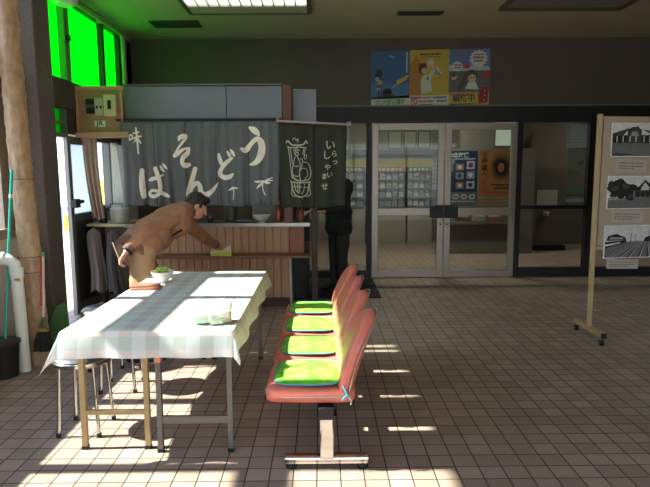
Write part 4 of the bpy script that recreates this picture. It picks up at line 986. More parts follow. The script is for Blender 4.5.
poster('safety_poster', .70, 1.225, 2.39, 3.125, 7.87, [(58, 98, 150), (72, 118, 160), (206, 214, 196), (46, 140, 60), (44, 48, 50), (58, 90, 60), (214, 176, 60), (190, 150, 120), (170, 172, 170), (120, 150, 180)], d1, 'blue poster of a level crossing with green STOP! lettering', .02, PG)
def d2(g, el, bx, tx, dash, st):
    g(1, [(0, .2), (0, .75), (.18, .9), (.4, .55), (.3, .2)], 1); bx(2, 0, 1, 0, .2, 2)
    dash(3, .26, .78, .905, .03, 3, 3); dash(3, .28, .74, .868, .012, 3, 4)
    g(4, [(.30, .24), (.28, .46), (.34, .56), (.46, .56), (.58, .64), (.62, .60), (.54, .48), (.58, .26), (.44, .24)], 3); el(5, .33, .66, .095, .085, 4); g(5, [(.22, .66), (.26, .76), (.40, .77), (.44, .70), (.3, .68)], 5); el(6, .37, .63, .07, .055, 5)
    el(6, .52, .75, .085, .07, 4); g(4, [(.44, .76), (.5, .84), (.60, .83), (.62, .76)], 5); g(4, [(.58, .72), (.70, .70), (.82, .58), (.74, .52), (.66, .56), (.58, .66)], 4)
    for k in range(5): st(3, [(.62 + .035 * k, .70 - .03 * k, .012), (.67 + .03 * k, .56 - .005 * k, .012)], 6)
    bx(3, .44, .48, .47, .52, 5)
    dash(7, .04, .30, .14, .04, 4, 5); dash(3, .34, .60, .15, .02, 4, 6); dash(8, .62, .96, .14, .035, 4, 7); dash(7, .24, .62, .075, .035, 4, 8); dash(8, .70, .96, .075, .035, 4, 9); dash(3, .24, .60, .03, .015, 4, 10)
    el(7, .12, .085, .085, .066, 4); el(2, .12, .085, .062, .048, 5); st(7, [(.07, .12, .02), (.17, .05, .02)], 6)
poster('safety_poster', 1.225, 1.765, 2.385, 3.14, 7.87, [(206, 168, 58), (186, 120, 48), (216, 206, 190), (50, 46, 42), (206, 206, 184), (62, 44, 34), (222, 178, 140), (196, 50, 44), (52, 70, 110)], d2, 'yellow poster of a parent lifting a baby with red warning text', .012, PG)
def d3(g, el, bx, tx, dash, st):
    bx(1, 0, 1, .24, .62, 1); g(2, [(0, .62), (1, .62), (1, .68), (.6, .72), (.3, .66), (0, .74)], 2); bx(3, 0, 1, 0, .24, 2)
    g(4, [(.2, .28), (.42, .62), (.54, .60), (.30, .26)], 3); el(5, .55, .52, .15, .12, 4); el(6, .57, .48, .10, .075, 5); g(7, [(.40, .30), (.50, .44), (.66, .42), (.74, .28)], 4); el(9, .54, .5, .014, .018, 6); el(9, .62, .5, .014, .018, 6)
    el(6, .12, .52, .07, .06, 4); el(5, .11, .55, .07, .04, 5); g(8, [(.84, .48), (1, .50), (1, .62), (.88, .60)], 3); g(8, [(.36, .66), (.44, .80), (.52, .66)], 3)
    n = 28; g(7, [(.72 + (.235 if i % 2 else .19) * math.cos(2 * PI * i / n), .83 + (.165 if i % 2 else .13) * math.sin(2 * PI * i / n)) for i in range(n)], 4)
    dash(9, .60, .84, .89, .02, 5, 11); dash(8, .58, .86, .83, .04, 5, 12); dash(9, .60, .84, .775, .03, 5, 13)
    el(7, .20, .70, .13, .085, 4); dash(8, .11, .30, .71, .03, 5, 14); dash(9, .12, .30, .665, .025, 5, 15)
    dash(8, .12, .5, .93, .02, 3, 21); dash(8, .1, .46, .89, .02, 3, 22)
    g(10, [(.74, .03), (.97, .05), (.98, .33), (.80, .33), (.72, .20)], 4); dash(8, .03, .64, .185, .035, 4, 16); tx(9, '横断中', .38, .125, .105, 5, .02); dash(9, .04, .7, .02, .02, 4, 17)
    for k in range(4): bx(9, .84, .93, .07 + .085 * k, .12 + .085 * k, 6); bx(7, .86, .91, .085 + .085 * k, .10 + .085 * k, 7)
poster('safety_poster', 1.765, 2.32, 2.395, 3.145, 7.87, [(96, 128, 176), (104, 104, 104), (186, 200, 206), (208, 176, 70), (96, 72, 60), (104, 72, 52), (226, 190, 160), (224, 220, 210), (200, 52, 44), (34, 30, 30), (176, 36, 36)], d3, 'road safety poster with white starburst and red lettered corner', .012, PG)

# ------------------------------------------------------------------ booking hall, seen through the glass
def rack(x0, x1, cols, ncol, header, label, seed):
    y0, y1 = 11.95, 12.15; rr = random.Random(seed)
    t = thing('pamphlet_rack', ((x0 + x1) / 2, 12.05, .48), label, 'pamphlet rack', 'pamphlet racks in the hall')
    m = MB(); m.b(x0, x1, y1 - .01, y1, .72, 1.60); m.b(x0, x0 + .02, y0, y1 - .01, .72, 1.5); m.b(x1 - .02, x1, y0, y1 - .01, .72, 1.5)
    for i in range(1, ncol): x = x0 + (x1 - x0) * i / ncol; m.b(x - .008, x + .008, y0 + .03, y1 - .01, .72, 1.48)
    build(m, 'rack_frame', M_black, t)
    for r in range(4):
        z = .76 + .185 * r; m = MB(); m.b(x0 + .02, x1 - .02, y0 + .01, y1 - .02, z - .015, z); m.b(x0 + .02, x1 - .02, y0, y0 + .01, z - .015, z + .02); build(m, 'tray', mat('tray_dark', (48, 48, 50), .4), t)
    m = MB(); m.b(x0, x1, y0 - .005, y0 + .01, 1.50, 1.595); m.m = 1
    u = x0 + .05
    while u < x1 - .1: w = rr.uniform(.04, .07); m.b(u, u + w, y0 - .008, y0 - .005, 1.52, 1.575); u += w + .03
    build(m, 'header_board', [mat('header' + str(header[0]), header, .5), mat('header_text', (226, 214, 150), .5)], t)
    m = MB(); m.b(x0, x1, y0 - .1, y1 + .1, 0, .70); m.b(x0 - .02, x1 + .02, y0 - .12, y1 + .1, .70, .72); build(m, 'base_cabinet', mat('cabinet_grey', (156, 146, 132), .6), t)
    rows = ('bottom', 'third', 'second', 'top')
    for r in range(4):
        for c in range(ncol):
            w = (x1 - x0 - .04) / ncol; x = x0 + .02 + w * (c + .5); z = .76 + .185 * r
            cc = rr.choice(cols); m = MB(); fn = lambda a, b, d: (x + (a - .5) * w * .84, y0 + .055 + .045 * b - d, z + .001 + .158 * b)
            m.m = 0; m.prism([(0, 0), (1, 0), (1, 1), (0, 1)], fn, -.006, 0); m.m = 1; m.poly(rect(fn, .08, .92, .72, .92, .0008)); m.m = 2; m.poly(rect(fn, .12, .88, .1 + .2 * rr.random(), .6, .0008))
            tag(build(m, 'pamphlet', [pm(cc), pm(rr.choice(((190, 190, 180), (150, 60, 50), (70, 90, 130), (220, 190, 90)))), pm(rr.choice(((120, 130, 140), (96, 110, 90), (160, 140, 120), (190, 184, 170))))]), 'folded pamphlet in the %s row of %s' % (rows[r], label.split(',')[0]), 'pamphlet', 'pamphlets in the hall racks')
C1 = [(150, 158, 164), (176, 176, 170), (120, 132, 146), (160, 140, 120), (130, 120, 112)]; C2 = [(150, 104, 76), (176, 130, 90), (120, 96, 84), (160, 150, 140)]
rack(.42, .94, C1, 3, (96, 112, 110), 'the grey-topped pamphlet rack, beside the fixed glass', 3)
rack(.98, 1.80, C1 + [(222, 190, 60)], 6, (206, 112, 60), 'the orange-topped pamphlet rack, behind the glass doors', 5)
rack(1.84, 2.36, C2 + C1[:2], 4, (72, 128, 68), 'the green-topped pamphlet rack, behind the glass doors', 8)
for k, (x0, x1) in enumerate(((1.46, 1.75), (1.79, 2.06), (2.10, 2.36))):
    t = thing('framed_certificate', ((x0 + x1) / 2, 12.19, 2.04), ('framed certificate on the hall wall closest to the stall side', 'middle one of the three framed certificates on the hall wall', 'framed certificate on the hall wall nearest the white notice')[k], 'framed certificate', 'framed certificates in the hall')
    m = MB(); m.b(x0, x1, 12.185, 12.2, 1.99, 2.36); build(m, 'frame', mat('cert_frame', (66, 62, 56), .5), t)
    m = MB(); m.b(x0 + .014, x1 - .014, 12.18, 12.185, 2.004, 2.346); pp = build(m, 'sheet', mat('cert_paper', (226, 234, 216), .6), t)
m = MB(); m.b(-2.5, 3.2, 12.2, 12.4, 1.97, 2.9); struct(build(m, 'wall_hall_recess', M_hallwhite))
def notice(x0, x1, z0, z1, y, label, col=(196, 198, 196), s=1, name='notice_sheet'):
    m = MB(); fn = lambda u, v, d: (x0 + u * (x1 - x0), y - d, z0 + v * (z1 - z0)); m.m = 0; m.prism([(0, 0), (1, 0), (1, 1), (0, 1)], fn, 0, .003); m.m = 1; rr = random.Random(s)
    for k in range(6):
        a = .1
        while a < .86: w = rr.uniform(.05, .16); m.poly(rect(fn, a, a + w, .86 - .14 * k, .90 - .14 * k, .0036)); a += w + .04
    tag(build(m, name, [pm(col), mat('grey_ink', (130, 132, 134), .8)]), label, 'notice')
notice(2.40, 2.80, 2.02, 2.34, 12.2, 'pale notice on the hall wall beside the certificates', s=2)
notice(2.46, 2.62, 1.10, 1.80, 12.395, 'tall narrow notice on the hall wall by the racks', s=3)
def db(g, el, bx, tx, dash, st):
    bx(1, 0, 1, 0, .24, 1); tx(2, 'JR北海道', .44, .915, .095, 3, .03)
    for k, (u, v, w, h, c) in enumerate(((.06, .62, .22, .14, 3), (.06, .40, .26, .16, 5), (.36, .64, .24, .12, 4), (.36, .48, .24, .12, 3), (.38, .30, .22, .12, 4), (.68, .66, .24, .15, 6), (.68, .48, .24, .14, 3), (.68, .30, .24, .14, 6))):
        bx(c, u, u + w, v, v + h, 2); el(5 if k % 2 else 2, u + w / 2, v + h / 2, w * .28, h * .3, 3)
    el(3, .2, .80, .14, .05, 2); dash(2, .06, .94, .84, .02, 2, 3)
    for k in range(4): el(2, .14 + .24 * k, .15, .09, .05, 2); el(4, .14 + .24 * k, .15, .06, .03, 3)
    dash(2, .05, .95, .05, .02, 2, 5)
poster('travel_poster', 2.20, 2.81, .90, 1.86, 10.1, [(36, 52, 84), (92, 104, 122), (200, 206, 214), (130, 140, 150), (150, 120, 100), (70, 60, 64), (176, 168, 200)], db, 'dark blue travel poster behind the glass door, beside an orange one')
def do(g, el, bx, tx, dash, st):
    bx(1, 0, 1, 0, .16, 1)
    for i, ch in enumerate('北海道へ'): tx(2, ch, .16, .91 - .115 * i, .115, 3, .02)
    for i in range(3): bx(3, .1, .22, .40 - .07 * i, .445 - .07 * i, 2)
    # generic dark sunburst of brush dashes
    for k in range(26):
        a = k * 2 * PI / 26; st(2, [(.68 + .13 * math.cos(a), .69 + .10 * math.sin(a), .045), (.68 + .31 * math.cos(a + .12), .69 + .24 * math.sin(a + .12), .016)], 2)
    dash(2, .4, .95, .36, .03, 2, 5); dash(2, .5, .95, .30, .03, 2, 6); dash(3, .05, .95, .22, .025, 2, 7); dash(4, .05, .95, .10, .02, 2, 8); dash(3, .05, .95, .04, .02, 2, 9)
poster('travel_poster', 2.84, 3.42, .88, 1.87, 10.1, [(160, 108, 60), (156, 136, 114), (40, 34, 30), (186, 56, 44), (70, 110, 80)], do, 'orange travel poster with black sunburst behind the glass door')
def leaflet(x0, x1, c, k):
    m = MB(); m.b(x0, x1, 10.04, 10.05, .58, .76); m.m = 1; m.b(x0 + .02, x1 - .02, 10.038, 10.04, .68, .74)
    tag(build(m, 'leaflet', [pm(c), pm((190, 186, 176))]), 'leaflet on the ledge under the hall posters, %s' % k, 'leaflet', 'leaflets under the hall posters')
m = MB(); m.b(2.1, 3.5, 10.0, 10.1, .555, .58); m.b(2.1, 3.5, 10.0, 10.01, .58, .61)
tag(build(m, 'leaflet_ledge', mat('ledge_grey', (110, 106, 100), .5)), 'grey ledge under the posters in the hall', 'ledge')
for k, (x0, x1, c, s) in enumerate(((2.16, 2.4, (70, 90, 120), 'blue one by the door edge'), (2.44, 2.68, (120, 70, 60), 'dark red one beside the blue'), (2.72, 2.96, (150, 146, 140), 'pale grey one in the middle'), (3.0, 3.24, (160, 84, 60), 'orange one below the sunburst poster'))): leaflet(x0, x1, c, s)
notice(4.06, 4.44, .86, 1.14, 10.498, 'white notice sheet stuck on the concrete hall column', s=6)
notice(4.86, 5.40, 1.98, 2.42, 11.395, 'pale route chart hung above the hall screen', col=(150, 160, 172), s=7, name='route_chart')
def dm(g, el, bx, tx, dash, st):
    rr = random.Random(5)
    for k in range(8): st(1, [(rr.random(), rr.random(), .012), (rr.random(), rr.random(), .012), (rr.random(), rr.random(), .012)], 1)
    bx(2, .12, .34, .40, .52, 2); bx(2, .5, .8, .38, .5, 2); bx(3, .5, .62, .7, .78, 2); dash(3, .05, .95, .12, .03, 2, 3); bx(4, 0, 1, 0, .07, 2)
poster('area_map', 4.86, 5.56, .86, 1.92, 11.4, [(120, 132, 112), (84, 92, 84), (160, 110, 90), (64, 66, 66), (176, 186, 192)], dm, 'greenish area map on the hall screen beside the column')
m = MB(); m.lathe([(0, 0), (.05, 0), (.06, .06), (.03, .09), (0, .09)], (4.22, 10.445, .66), 16, None)
tag(build(m, 'door_bell', mat('pale_knob', (190, 186, 176), .5), smooth=40), 'small pale round fitting on the concrete column below its notice', 'fitting')

# ------------------------------------------------------------------ people
M_skin = mat('skin', (206, 146, 120), .55, var=.06, scale=30)
M_hair = mat('dark_hair', (30, 24, 22), .55, var=.2, scale=90, bump=.4, bscale=200, stretch=(1, 1, .25))
def hand(mb, wrist, fwd, palm_n, curl=.5, side=1, grip=0.0):
    """palm, four unequal bent fingers and a side thumb; fwd along the fingers, palm_n out of the palm"""
    f = V(fwd).normalized(); n = (V(palm_n) - f * V(palm_n).dot(f)).normalized(); s = f.cross(n) * side; w = V(wrist)
    for k in (-1, -.33, .33, 1): mb.cap(w + f * .008 + s * .018 * k, .017, w + f * .085 + s * .028 * k, .0125, 8)
    for k, (o, L) in enumerate(((-.03, .068), (-.010, .078), (.010, .072), (.029, .056))):
        p = w + f * .085 + s * o; a = curl * .5; q = p
        for j, fr in enumerate((.45, .32, .25)):
            d = f * math.cos(a) + n * math.sin(a); e = q + d * L * fr; mb.cap(q, .0096 - .0006 * j, e, .009 - .0006 * j, 8); q = e; a += curl * .75
    p = w + f * .025 - s * .026; d1 = (f * .62 - s * .65 + n * .35).normalized(); e = p + d1 * .042; mb.cap(p, .013, e, .0105, 8); d2 = (f * .9 - s * .15 + n * .5).normalized(); mb.cap(e, .0105, e + d2 * .032, .0085, 8)
def head(mb, c, M, s=1.0):
    """M columns: right, forward, up"""
    L = lambda x, y, z: V(c) + M @ (V((x, y, z)) * s)
    mb.ell(L(0, -.012, .03), (.076 * s, .096 * s, .088 * s), M, 20, 14); mb.ell(L(0, .022, -.035), (.058 * s, .066 * s, .075 * s), M, 18, 12); mb.ell(L(0, .052, -.082), (.032 * s, .028 * s, .024 * s), M, 12, 8)
    mb.cap(L(0, .088, .012), .009 * s, L(0, .106, -.022), .014 * s, 8); mb.ell(L(0, .084, -.052), (.025 * s, .012 * s, .007 * s), M, 10, 6); mb.ell(L(0, .083, -.064), (.022 * s, .012 * s, .007 * s), M, 10, 6)
    for k in (-1, 1):
        mb.ell(L(.078 * k, -.010, -.006), (.010 * s, .021 * s, .032 * s), M, 10, 8); mb.ell(L(.034 * k, .078, .026), (.022 * s, .012 * s, .008 * s), M, 10, 6)
def face(par, c, M, s=1.0):
    L = lambda x, y, z: V(c) + M @ (V((x, y, z)) * s)
    for k in (-1, 1):
        m = MB(); m.ell(L(.031 * k, .079, .006), (.014 * s, .008 * s, .0075 * s), M, 12, 8); e = build(m, 'eye', mat('eye_white', (214, 206, 198), .3), par, smooth=60)
        m = MB(); m.ell(L(.031 * k, .0855, .006), (.0055 * s, .003 * s, .0055 * s), M, 10, 6); build(m, 'iris', M_ink, e, smooth=60)
        m = MB(); m.cap(L(.014 * k, .089, .030), .004 * s, L(.048 * k, .078, .032), .003 * s, 6); build(m, 'eyebrow', M_hair, par, smooth=60)
    m = MB(); m.cap(L(-.018, .0935, -.058), .0035 * s, L(.018, .0935, -.058), .0035 * s, 6); build(m, 'lips', mat('lip', (170, 96, 84), .5), par, smooth=60)
def hair(par, c, M, s=1.0):
    L = lambda x, y, z: V(c) + M @ (V((x, y, z)) * s); m = MB()
    m.ell(L(0, -.022, .045), (.086 * s, .098 * s, .090 * s), M, 20, 14); m.ell(L(0, -.055, -.005), (.074 * s, .060 * s, .075 * s), M, 18, 12); m.ell(L(0, .045, .095), (.062 * s, .045 * s, .034 * s), M, 14, 10)
    for k in (-1, 1): m.cap(L(.074 * k, .012, .03), .012 * s, L(.076 * k, .012, -.004), .007 * s, 8)
    build(wrinkle(fuse(m, .006, 2), .006, (60, 60, 25)), 'hair', M_hair, par, smooth=80)

# --- bending man at the counter
hipc = V((-1.565, 4.74, .87)); lf = V((-.79, .61, 0))
hipL = hipc + lf * .09 + V((0, 0, -.02)); hipR = hipc - lf * .09 + V((0, 0, -.02))
ankR = V((-1.46, 4.30, .085)); kneeR = V((-1.50, 4.545, .475)); ankL = V((-1.50, 5.12, .085)); kneeL = V((-1.50, 5.06, .50))
waist = V((-1.47, 4.86, .985)); chest = V((-1.345, 5.05, 1.065)); neck0 = V((-1.250, 5.19, 1.150)); headc = V((-1.165, 5.265, 1.185))
shR = V((-1.24, 4.955, 1.125)); shL = chest + (neck0 - chest) * .75 + lf * .16
elR = V((-1.462, 4.66, 1.02)); wrR = V((-1.592, 4.545, .865))
wrL = V((-1.115, 5.90, .735)); elL = V((-1.20, 5.62, .87))
Mh = mrot((.80, .30, -.52), (.35, .2, .9))
b = MB()
b.chain([(hipc, .125), (waist, .115), (chest, .125), (neck0, .085)]); b.cap(hipc + lf * .06, .12, hipc - lf * .06, .12); b.cap(chest + lf * .07, .11, chest - lf * .07, .11); b.cap(shL, .05, neck0, .055); b.cap(shR, .05, neck0, .055)
b.cap(neck0 - (headc - neck0) * .2, .058, headc + Mh @ V((0, -.01, -.03)), .052)
for h, k, a, fd in ((hipL, kneeL, ankL, V((.75, .65, 0)).normalized()), (hipR, kneeR, ankR, V((.98, .2, 0)).normalized())):
    b.chain([(h, .082), (k, .054), (a + V((0, 0, .0)), .038)]); b.cap(k.lerp(a, .15), .05, k.lerp(a, .45), .052); b.cap(a + V((0, 0, -.045)), .036, a + fd * .15 + V((0, 0, -.06)), .024)
for s_, e, w in ((shL, elL, wrL), (shR, elR, wrR)): b.chain([(s_, .048), (e, .037), (w, .026)])
fR = (wrR - elR).normalized(); fL = V((.12, .9, -.42)).normalized()
hand(b, wrR, (fR + V((-.1, .0, -.35))).normalized(), (.7, .3, -.1), 1.15, 1); hand(b, wrL, fL, (.1, -.45, -.9), .55, -1)
head(b, headc, Mh, 1.0)
man = build(fuse(b, .0055, 2), 'person', M_skin, smooth=80)
tag(man, 'dark haired person in a brown jacket bending over to the counter ledge', 'person')
face(man, headc, Mh); hair(man, headc, Mh)
M_jack = mat('brown_jacket', (160, 111, 84), .85, var=.08, scale=14, bump=.1, bscale=300)
M_band = mat('brown_jacket_band', (116, 78, 58), .85, var=.06, scale=40)
M_trou = mat('khaki_trousers', (176, 136, 100), .85, var=.08, scale=14, bump=.1, bscale=300)
j = MB(); up = V((0, 0, 1)); ax = (waist - hipc).normalized()
j.chain([(hipc.lerp(waist, .35), .158), (waist, .150), (chest, .152), (neck0 - V((.02, .03, .0)), .095)]); j.cap(hipc.lerp(waist, .4) + lf * .06, .142, hipc.lerp(waist, .4) - lf * .06, .142); j.cap(waist + lf * .055, .135, waist - lf * .055, .135); j.cap(chest + lf * .085, .135, chest - lf * .085, .135)
j.cap(shL, .075, neck0, .07); j.cap(shR, .078, neck0, .07); j.cap(neck0, .074, neck0 + (headc - neck0) * .35, .070)
j.cap(hipc + lf * .05 + ax * .01, .146, hipc - lf * .05 + ax * .01, .146); j.cap(waist.lerp(chest, .3) + V((0, 0, -.055)), .135, waist.lerp(hipc, .3) + V((0, 0, -.03)), .14)
jk = build(wrinkle(fuse(j, .009, 26), .0045, (26, 26, 12), 2.0), 'jacket', M_jack, man, smooth=80)
for s_, e, w_, fq in ((shL, elL, wrL, fL), (shR, elR, wrR, fR)):
    q = MB(); q.chain([(s_.lerp(neck0, .12), .086), (e, .062), (w_ - fq * .03, .045)]); q.cap(e, .066, e.lerp(w_, .35), .056)
    sl = build(wrinkle(fuse(q, .007, 8), .006, (14, 14, 34), 4.0), 'sleeve', M_jack, jk, smooth=80)
m = MB(); m.tube([wrR - fR * .055, wrR - fR * .02], [.052, .049], 18); build(m, 'cuff', M_band, jk, smooth=60)
m = MB(); m.tube([wrL - fL * .055, wrL - fL * .02], [.050, .047], 18); build(m, 'cuff', M_band, jk, smooth=60)
m = MB(); m.tube([hipc - ax * .085, hipc - ax * .075, hipc - ax * .02, hipc + ax * .01], [.146, .157, .158, .148], 30, flat=1.2, up=lf); build(m, 'hem_band', M_band, jk, smooth=60)
nd = (headc - neck0).normalized(); m = MB(); m.tube([neck0 - nd * .01, neck0 + nd * .03, neck0 + nd * .055], [.092, .080, .076], 22); build(m, 'collar', M_band, jk, smooth=60)
m = MB(); pk = waist.lerp(chest, .45) - lf * .206 + V((.01, -.012, -.035)); ta = (chest - waist).normalized(); m.cap(pk - ta * .055, .010, pk + ta * .055, .010); build(m, 'pocket_zip', M_ink, jk, smooth=60)
tr = MB()
for h, k, a in ((hipL, kneeL, ankL), (hipR, kneeR, ankR)): tr.chain([(h + V((0, 0, .0)), .112), (h.lerp(k, .5), .102), (k, .080), (k.lerp(a, .5), .072), (a + V((0, 0, .01)), .062)])
tr.cap(hipc + lf * .05, .130, hipc - lf * .05, .130)
build(wrinkle(fuse(tr, .009, 4), .012, (11, 11, 9), 5.0), 'trousers', M_trou, man, smooth=80)
M_shoe = mat('navy_shoe', (44, 50, 66), .5)
for a, fd in ((ankL, V((.75, .65, 0)).normalized()), (ankR, V((.98, .2, 0)).normalized())):
    m = MB(); a0 = V((a.x, a.y, 0)); m.cap(a0 + V((0, 0, .058)) - fd * .045, .046, a0 + fd * .09 + V((0, 0, .048)), .046); m.cap(a0 + fd * .08 + V((0, 0, .046)), .046, a0 + fd * .185 + V((0, 0, .036)), .034); m.cap(a0 + V((0, 0, .07)), .05, a0 + V((0, 0, .10)), .048)
    f = fuse(m, .007, 2); f.v = [(p[0], p[1], max(p[2], .012)) for p in f.v]; sh = build(f, 'shoe', M_shoe, man, smooth=80)
    m = MB(); n = 28; sd = V((-fd.y, fd.x, 0)); m.prism([((.5 + .5 * math.cos(2 * PI * i / n)), math.sin(2 * PI * i / n)) for i in range(n)], lambda u, v, d: a0 + fd * (-.09 + u * .31) + sd * v * .047 * (1 - .15 * abs(u - .6)) + V((0, 0, d)), .0, .016); build(m, 'sole', mat('pale_sole', (150, 140, 132), .7), sh)
m = MB(); wq = wrR - fR * .012; m.tube([wq - fR * .012, wq + fR * .012], .0485, 16); wt = build(m, 'watch', M_ink, man, smooth=50)
m = MB(); st0 = wrR + fR * .07; m.tube([st0 + V((.01, 0, -.07)), st0 + V((-.045, -.03, .13))], .0055, 8)
tag(build(m, 'chopsticks', mat('pale_stick', (226, 204, 160), .5)), 'pale chopsticks held in the bending person\'s rear hand', 'chopsticks')

# --- standing person behind the small dark curtain
o = V((.225, 6.98, .0115)); fd = V((-.86, -.5, 0)).normalized(); sd = V((fd.y, -fd.x, 0))      # sd: the person's right
Mh2 = mrot(tuple(fd + V((0, 0, -.15))))
hc = o + fd * .03 + V((0, 0, 1.575)); b = MB()
T = lambda a, c, z: o + sd * a + fd * c + V((0, 0, z))
b.chain([(T(0, 0, .92), .12), (T(0, 0, 1.08), .11), (T(0, .0, 1.25), .12), (T(0, 0, 1.38), .07)]); b.cap(T(-.07, 0, .9), .10, T(.07, 0, .9), .10); b.cap(T(-.1, 0, 1.28), .09, T(.1, 0, 1.28), .09); b.cap(T(0, 0, 1.38), .055, hc + V((0, 0, -.05)), .052)
arms = ((T(-.185, 0, 1.33), T(-.22, .08, 1.05), T(-.16, .30, 1.02)), (T(.185, 0, 1.33), T(.22, .06, 1.05), T(.15, .31, 1.0)))
for s_, e, w in arms: b.chain([(s_, .048), (e, .037), (w, .026)]); b.cap(s_, .05, T(0, 0, 1.37), .055)
hand(b, arms[0][2], tuple(fd * .9 + sd * .3), (0, 0, -1), .6, -1); hand(b, arms[1][2], tuple(fd * .9 - sd * .3), (0, 0, -1), .6, 1)
for k in (-1, 1): b.chain([(T(.085 * k, 0, .88), .082), (T(.09 * k, .01, .48), .054), (T(.095 * k, 0, .085), .038)]); b.cap(T(.095 * k, -.02, .04), .034, T(.105 * k, .15, .028), .024)
head(b, hc, Mh2, 1.0)
p2 = build(fuse(b, .0065, 2), 'person', M_skin, smooth=80)
tag(p2, 'person in a black jacket standing behind the small dark curtain', 'person'); face(p2, hc, Mh2); hair(p2, hc, Mh2)
j = MB(); j.chain([(T(0, 0, .80), .165), (T(0, 0, 1.0), .150), (T(0, 0, 1.25), .150), (T(0, 0, 1.38), .08)]); j.cap(T(-.08, 0, .80), .135, T(.08, 0, .80), .135); j.cap(T(-.07, 0, 1.0), .13, T(.07, 0, 1.0), .13); j.cap(T(-.12, 0, 1.28), .12, T(.12, 0, 1.28), .12)
for s_, e, w in arms: j.chain([(s_, .075), (e, .060), (w - fd * .02, .042)]); j.cap(s_, .075, T(0, 0, 1.38), .07)
jm = wrinkle(fuse(j, .010, 4), .014, (8, 8, 8), 3.0); jm.v = [(p[0], p[1], max(p[2], .735)) for p in jm.v]
build(jm, 'jacket', mat('black_jacket', (22, 21, 22), .85), p2, smooth=80)
tr = MB()
for k in (-1, 1): tr.chain([(T(.08 * k, 0, .86), .105), (T(.085 * k, .0, .66), .092), (T(.09 * k, .01, .46), .076), (T(.095 * k, 0, .09), .066)])
build(wrinkle(fuse(tr, .010, 4), .012, (8, 8, 7), 1.0), 'trousers', mat('charcoal_trousers', (46, 42, 42), .85, var=.15, scale=60), p2, smooth=80)
for k in (-1, 1):
    m = MB(); m.cap(T(.095 * k, -.04, .055), .044, T(.1 * k, .09, .045), .044); m.cap(T(.1 * k, .08, .045), .044, T(.107 * k, .18, .034), .032)
    f = fuse(m, .008, 2); f.v = [(p[0], p[1], max(p[2], .0135)) for p in f.v]; build(f, 'shoe', M_ink, p2, smooth=80)

# ------------------------------------------------------------------ outside the windows
M_asph = mat('asphalt', (150, 146, 140), .9, var=.1)
m = MB(); m.b(-30, -2.9, -16, 26, -.14, -.02); struct(build(m, 'ground_outside', M_asph))
m = MB(); m.b(-2.9, 8.2, -16, -1.7, -.14, -.02); struct(build(m, 'ground_outside', M_asph))
t = thing('parked_car', (-5.1, 14.8, -.02), 'yellow car parked outside the side door', 'car')
MY = mat('yellow_paint', (236, 196, 40), .3, coat=.5); yq = lambda u, v, d: (-5.9 + d, 12.8 + u, v - .02)
m = MB(); m.prism([(0, .2), (.05, .62), (.9, .86), (1.5, 1.36), (2.9, 1.38), (3.6, .9), (3.95, .78), (4.0, .3)], yq, 0, 1.6); build(m, 'body', MY, t, bevel=.05)
m = MB(); m.prism([(1.05, .88), (1.56, 1.3), (2.84, 1.32), (3.4, .9)], yq, 1.57, 1.615); build(m, 'window', M_black, t)
for u in (.75, 3.2):
    for d in (.12, 1.5):
        m = MB(); p = yq(u, .32, d); m.tube([(p[0] - .1, p[1], p[2]), (p[0] + .1, p[1], p[2])], .31, 24); build(m, 'wheel', M_black, t, smooth=40)
t = thing('outside_building', (-13, 14, 0), 'pale building across the road outside', 'building')
m = MB(); m.b(-16, -12, -2, 26, -.02, 5.0); build(m, 'wall', mat('pale_render', (204, 204, 200), .8), t)
for y in (6, 9, 12, 15, 18, 21):
    m = MB(); m.b(-12.0, -11.96, y, y + 1.4, 1.0, 2.2); build(m, 'window', mat('blue_window', (116, 150, 176), .2), t)
m = MB(); m.b(-4.9, -2.78, 4.75, 7.7, 2.22, 2.27); m.b(-4.9, -4.84, 4.75, 7.7, 2.12, 2.22)  # added canopy out of view, keeps sun off the doorway and low stall windows
for y in (4.8, 7.62): m.tube([(-4.85, y, 2.22), (-2.78, y, 2.9)], .015, 8)
struct(build(m, 'sun_block_canopy', mat('sun_block_grey', (128, 128, 126), .6)))

# ------------------------------------------------------------------ light
w = bpy.data.worlds.new('sky'); scene.world = w; w.use_nodes = True; nt = w.node_tree
bg = nt.nodes['Background']; tc = nt.nodes.new('ShaderNodeTexCoord'); sp = nt.nodes.new('ShaderNodeSeparateXYZ'); rp = nt.nodes.new('ShaderNodeValToRGB')
rp.color_ramp.elements[0].position = .0; rp.color_ramp.elements[0].color = (.92, .95, 1, 1); rp.color_ramp.elements[1].position = .7; rp.color_ramp.elements[1].color = (.42, .6, 1, 1)
nt.links.new(tc.outputs['Generated'], sp.inputs[0]); nt.links.new(sp.outputs['Z'], rp.inputs[0]); nt.links.new(rp.outputs[0], bg.inputs[0]); bg.inputs[1].default_value = SKY
s = bpy.data.lights.new('sun', 'SUN'); s.energy = SUN; s.angle = math.radians(.9); s.color = (1.0, .95, .86)
so = bpy.data.objects.new('sun', s); COL.objects.link(so); so.rotation_euler = V((1, SUNY, -1)).to_track_quat('-Z', 'Y').to_euler(); so.location = (-8, 3, 9)
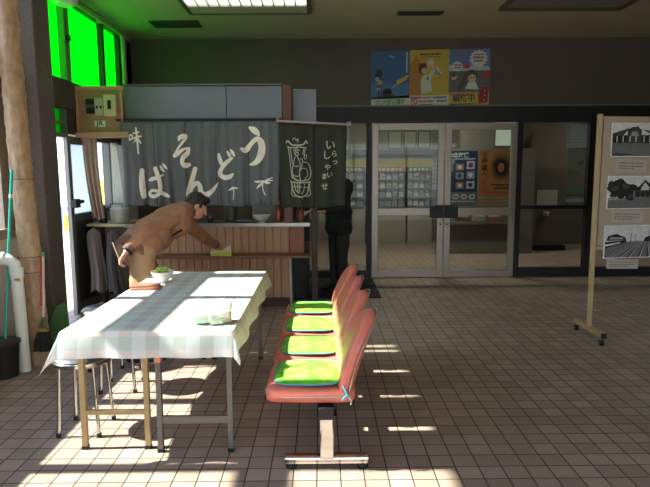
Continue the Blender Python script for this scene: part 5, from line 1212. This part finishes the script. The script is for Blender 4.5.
def area(name, loc, sx, sy, e, col=(1, .93, .82)):
    a = bpy.data.lights.new(name, 'AREA'); a.shape = 'RECTANGLE'; a.size = sx; a.size_y = sy; a.energy = e; a.color = col
    ao = bpy.data.objects.new(name, a); COL.objects.link(ao); ao.location = loc; return ao
for k, (x, y, e) in enumerate(((1.6, 9.3, HALL), (5.6, 9.6, HALL * .35))):
    t = thing('hall_lamp', (x, y, 2.95), 'ceiling tube lamp in the hall, %s' % ('above the racks' if k == 0 else 'beyond the concrete column'), 'ceiling lamp')
    m = MB(); m.b(x - .65, x + .65, y - .15, y + .15, 2.95, 3.0); build(m, 'housing', M_white, t)
    m = MB(); m.tube([(x - .6, y, 2.93), (x + .6, y, 2.93)], .016, 10); build(m, 'tube', M_lit, t, smooth=40)
    area('hall_lamp_light', (x, y, 2.90), 1.2, .25, e)
area('ceiling_light_glow', (-.785, 5.95, 3.27), 1.2, 1.2, LAMP)

# ------------------------------------------------------------------ camera
F, CX, CY = 560.0, 325.0, 243.5; vx, vy, roll = 321.0, 172.0, math.radians(.35)
p = math.atan((CY - vy) / F); yaw = math.atan((CX - vx) / F)
fw = V((math.sin(yaw) * math.cos(p), math.cos(yaw) * math.cos(p), -math.sin(p))); rt = fw.cross(V((0, 0, 1))).normalized(); up = rt.cross(fw)
r2 = rt * math.cos(roll) - up * math.sin(roll); u2 = up * math.cos(roll) + rt * math.sin(roll)
cd = bpy.data.cameras.new('camera'); cd.sensor_width = 36; cd.lens = F / 650 * 36; cd.clip_start = .05
co = bpy.data.objects.new('camera', cd); COL.objects.link(co)
M4 = Matrix((r2, u2, -fw)).transposed().to_4x4(); M4.translation = V((0, 0, 1.5)); co.matrix_world = M4
scene.camera = co
vs = scene.view_settings; vs.view_transform = 'Standard'; vs.look = 'None'; vs.gamma = 1; vs.exposure = EXPO; vs.use_curve_mapping = False
scene.cycles.use_denoising = True; scene.cycles.max_bounces = 8; scene.cycles.diffuse_bounces = 4; scene.cycles.transparent_max_bounces = 16; scene.cycles.caustics_reflective = False; scene.cycles.caustics_refractive = False
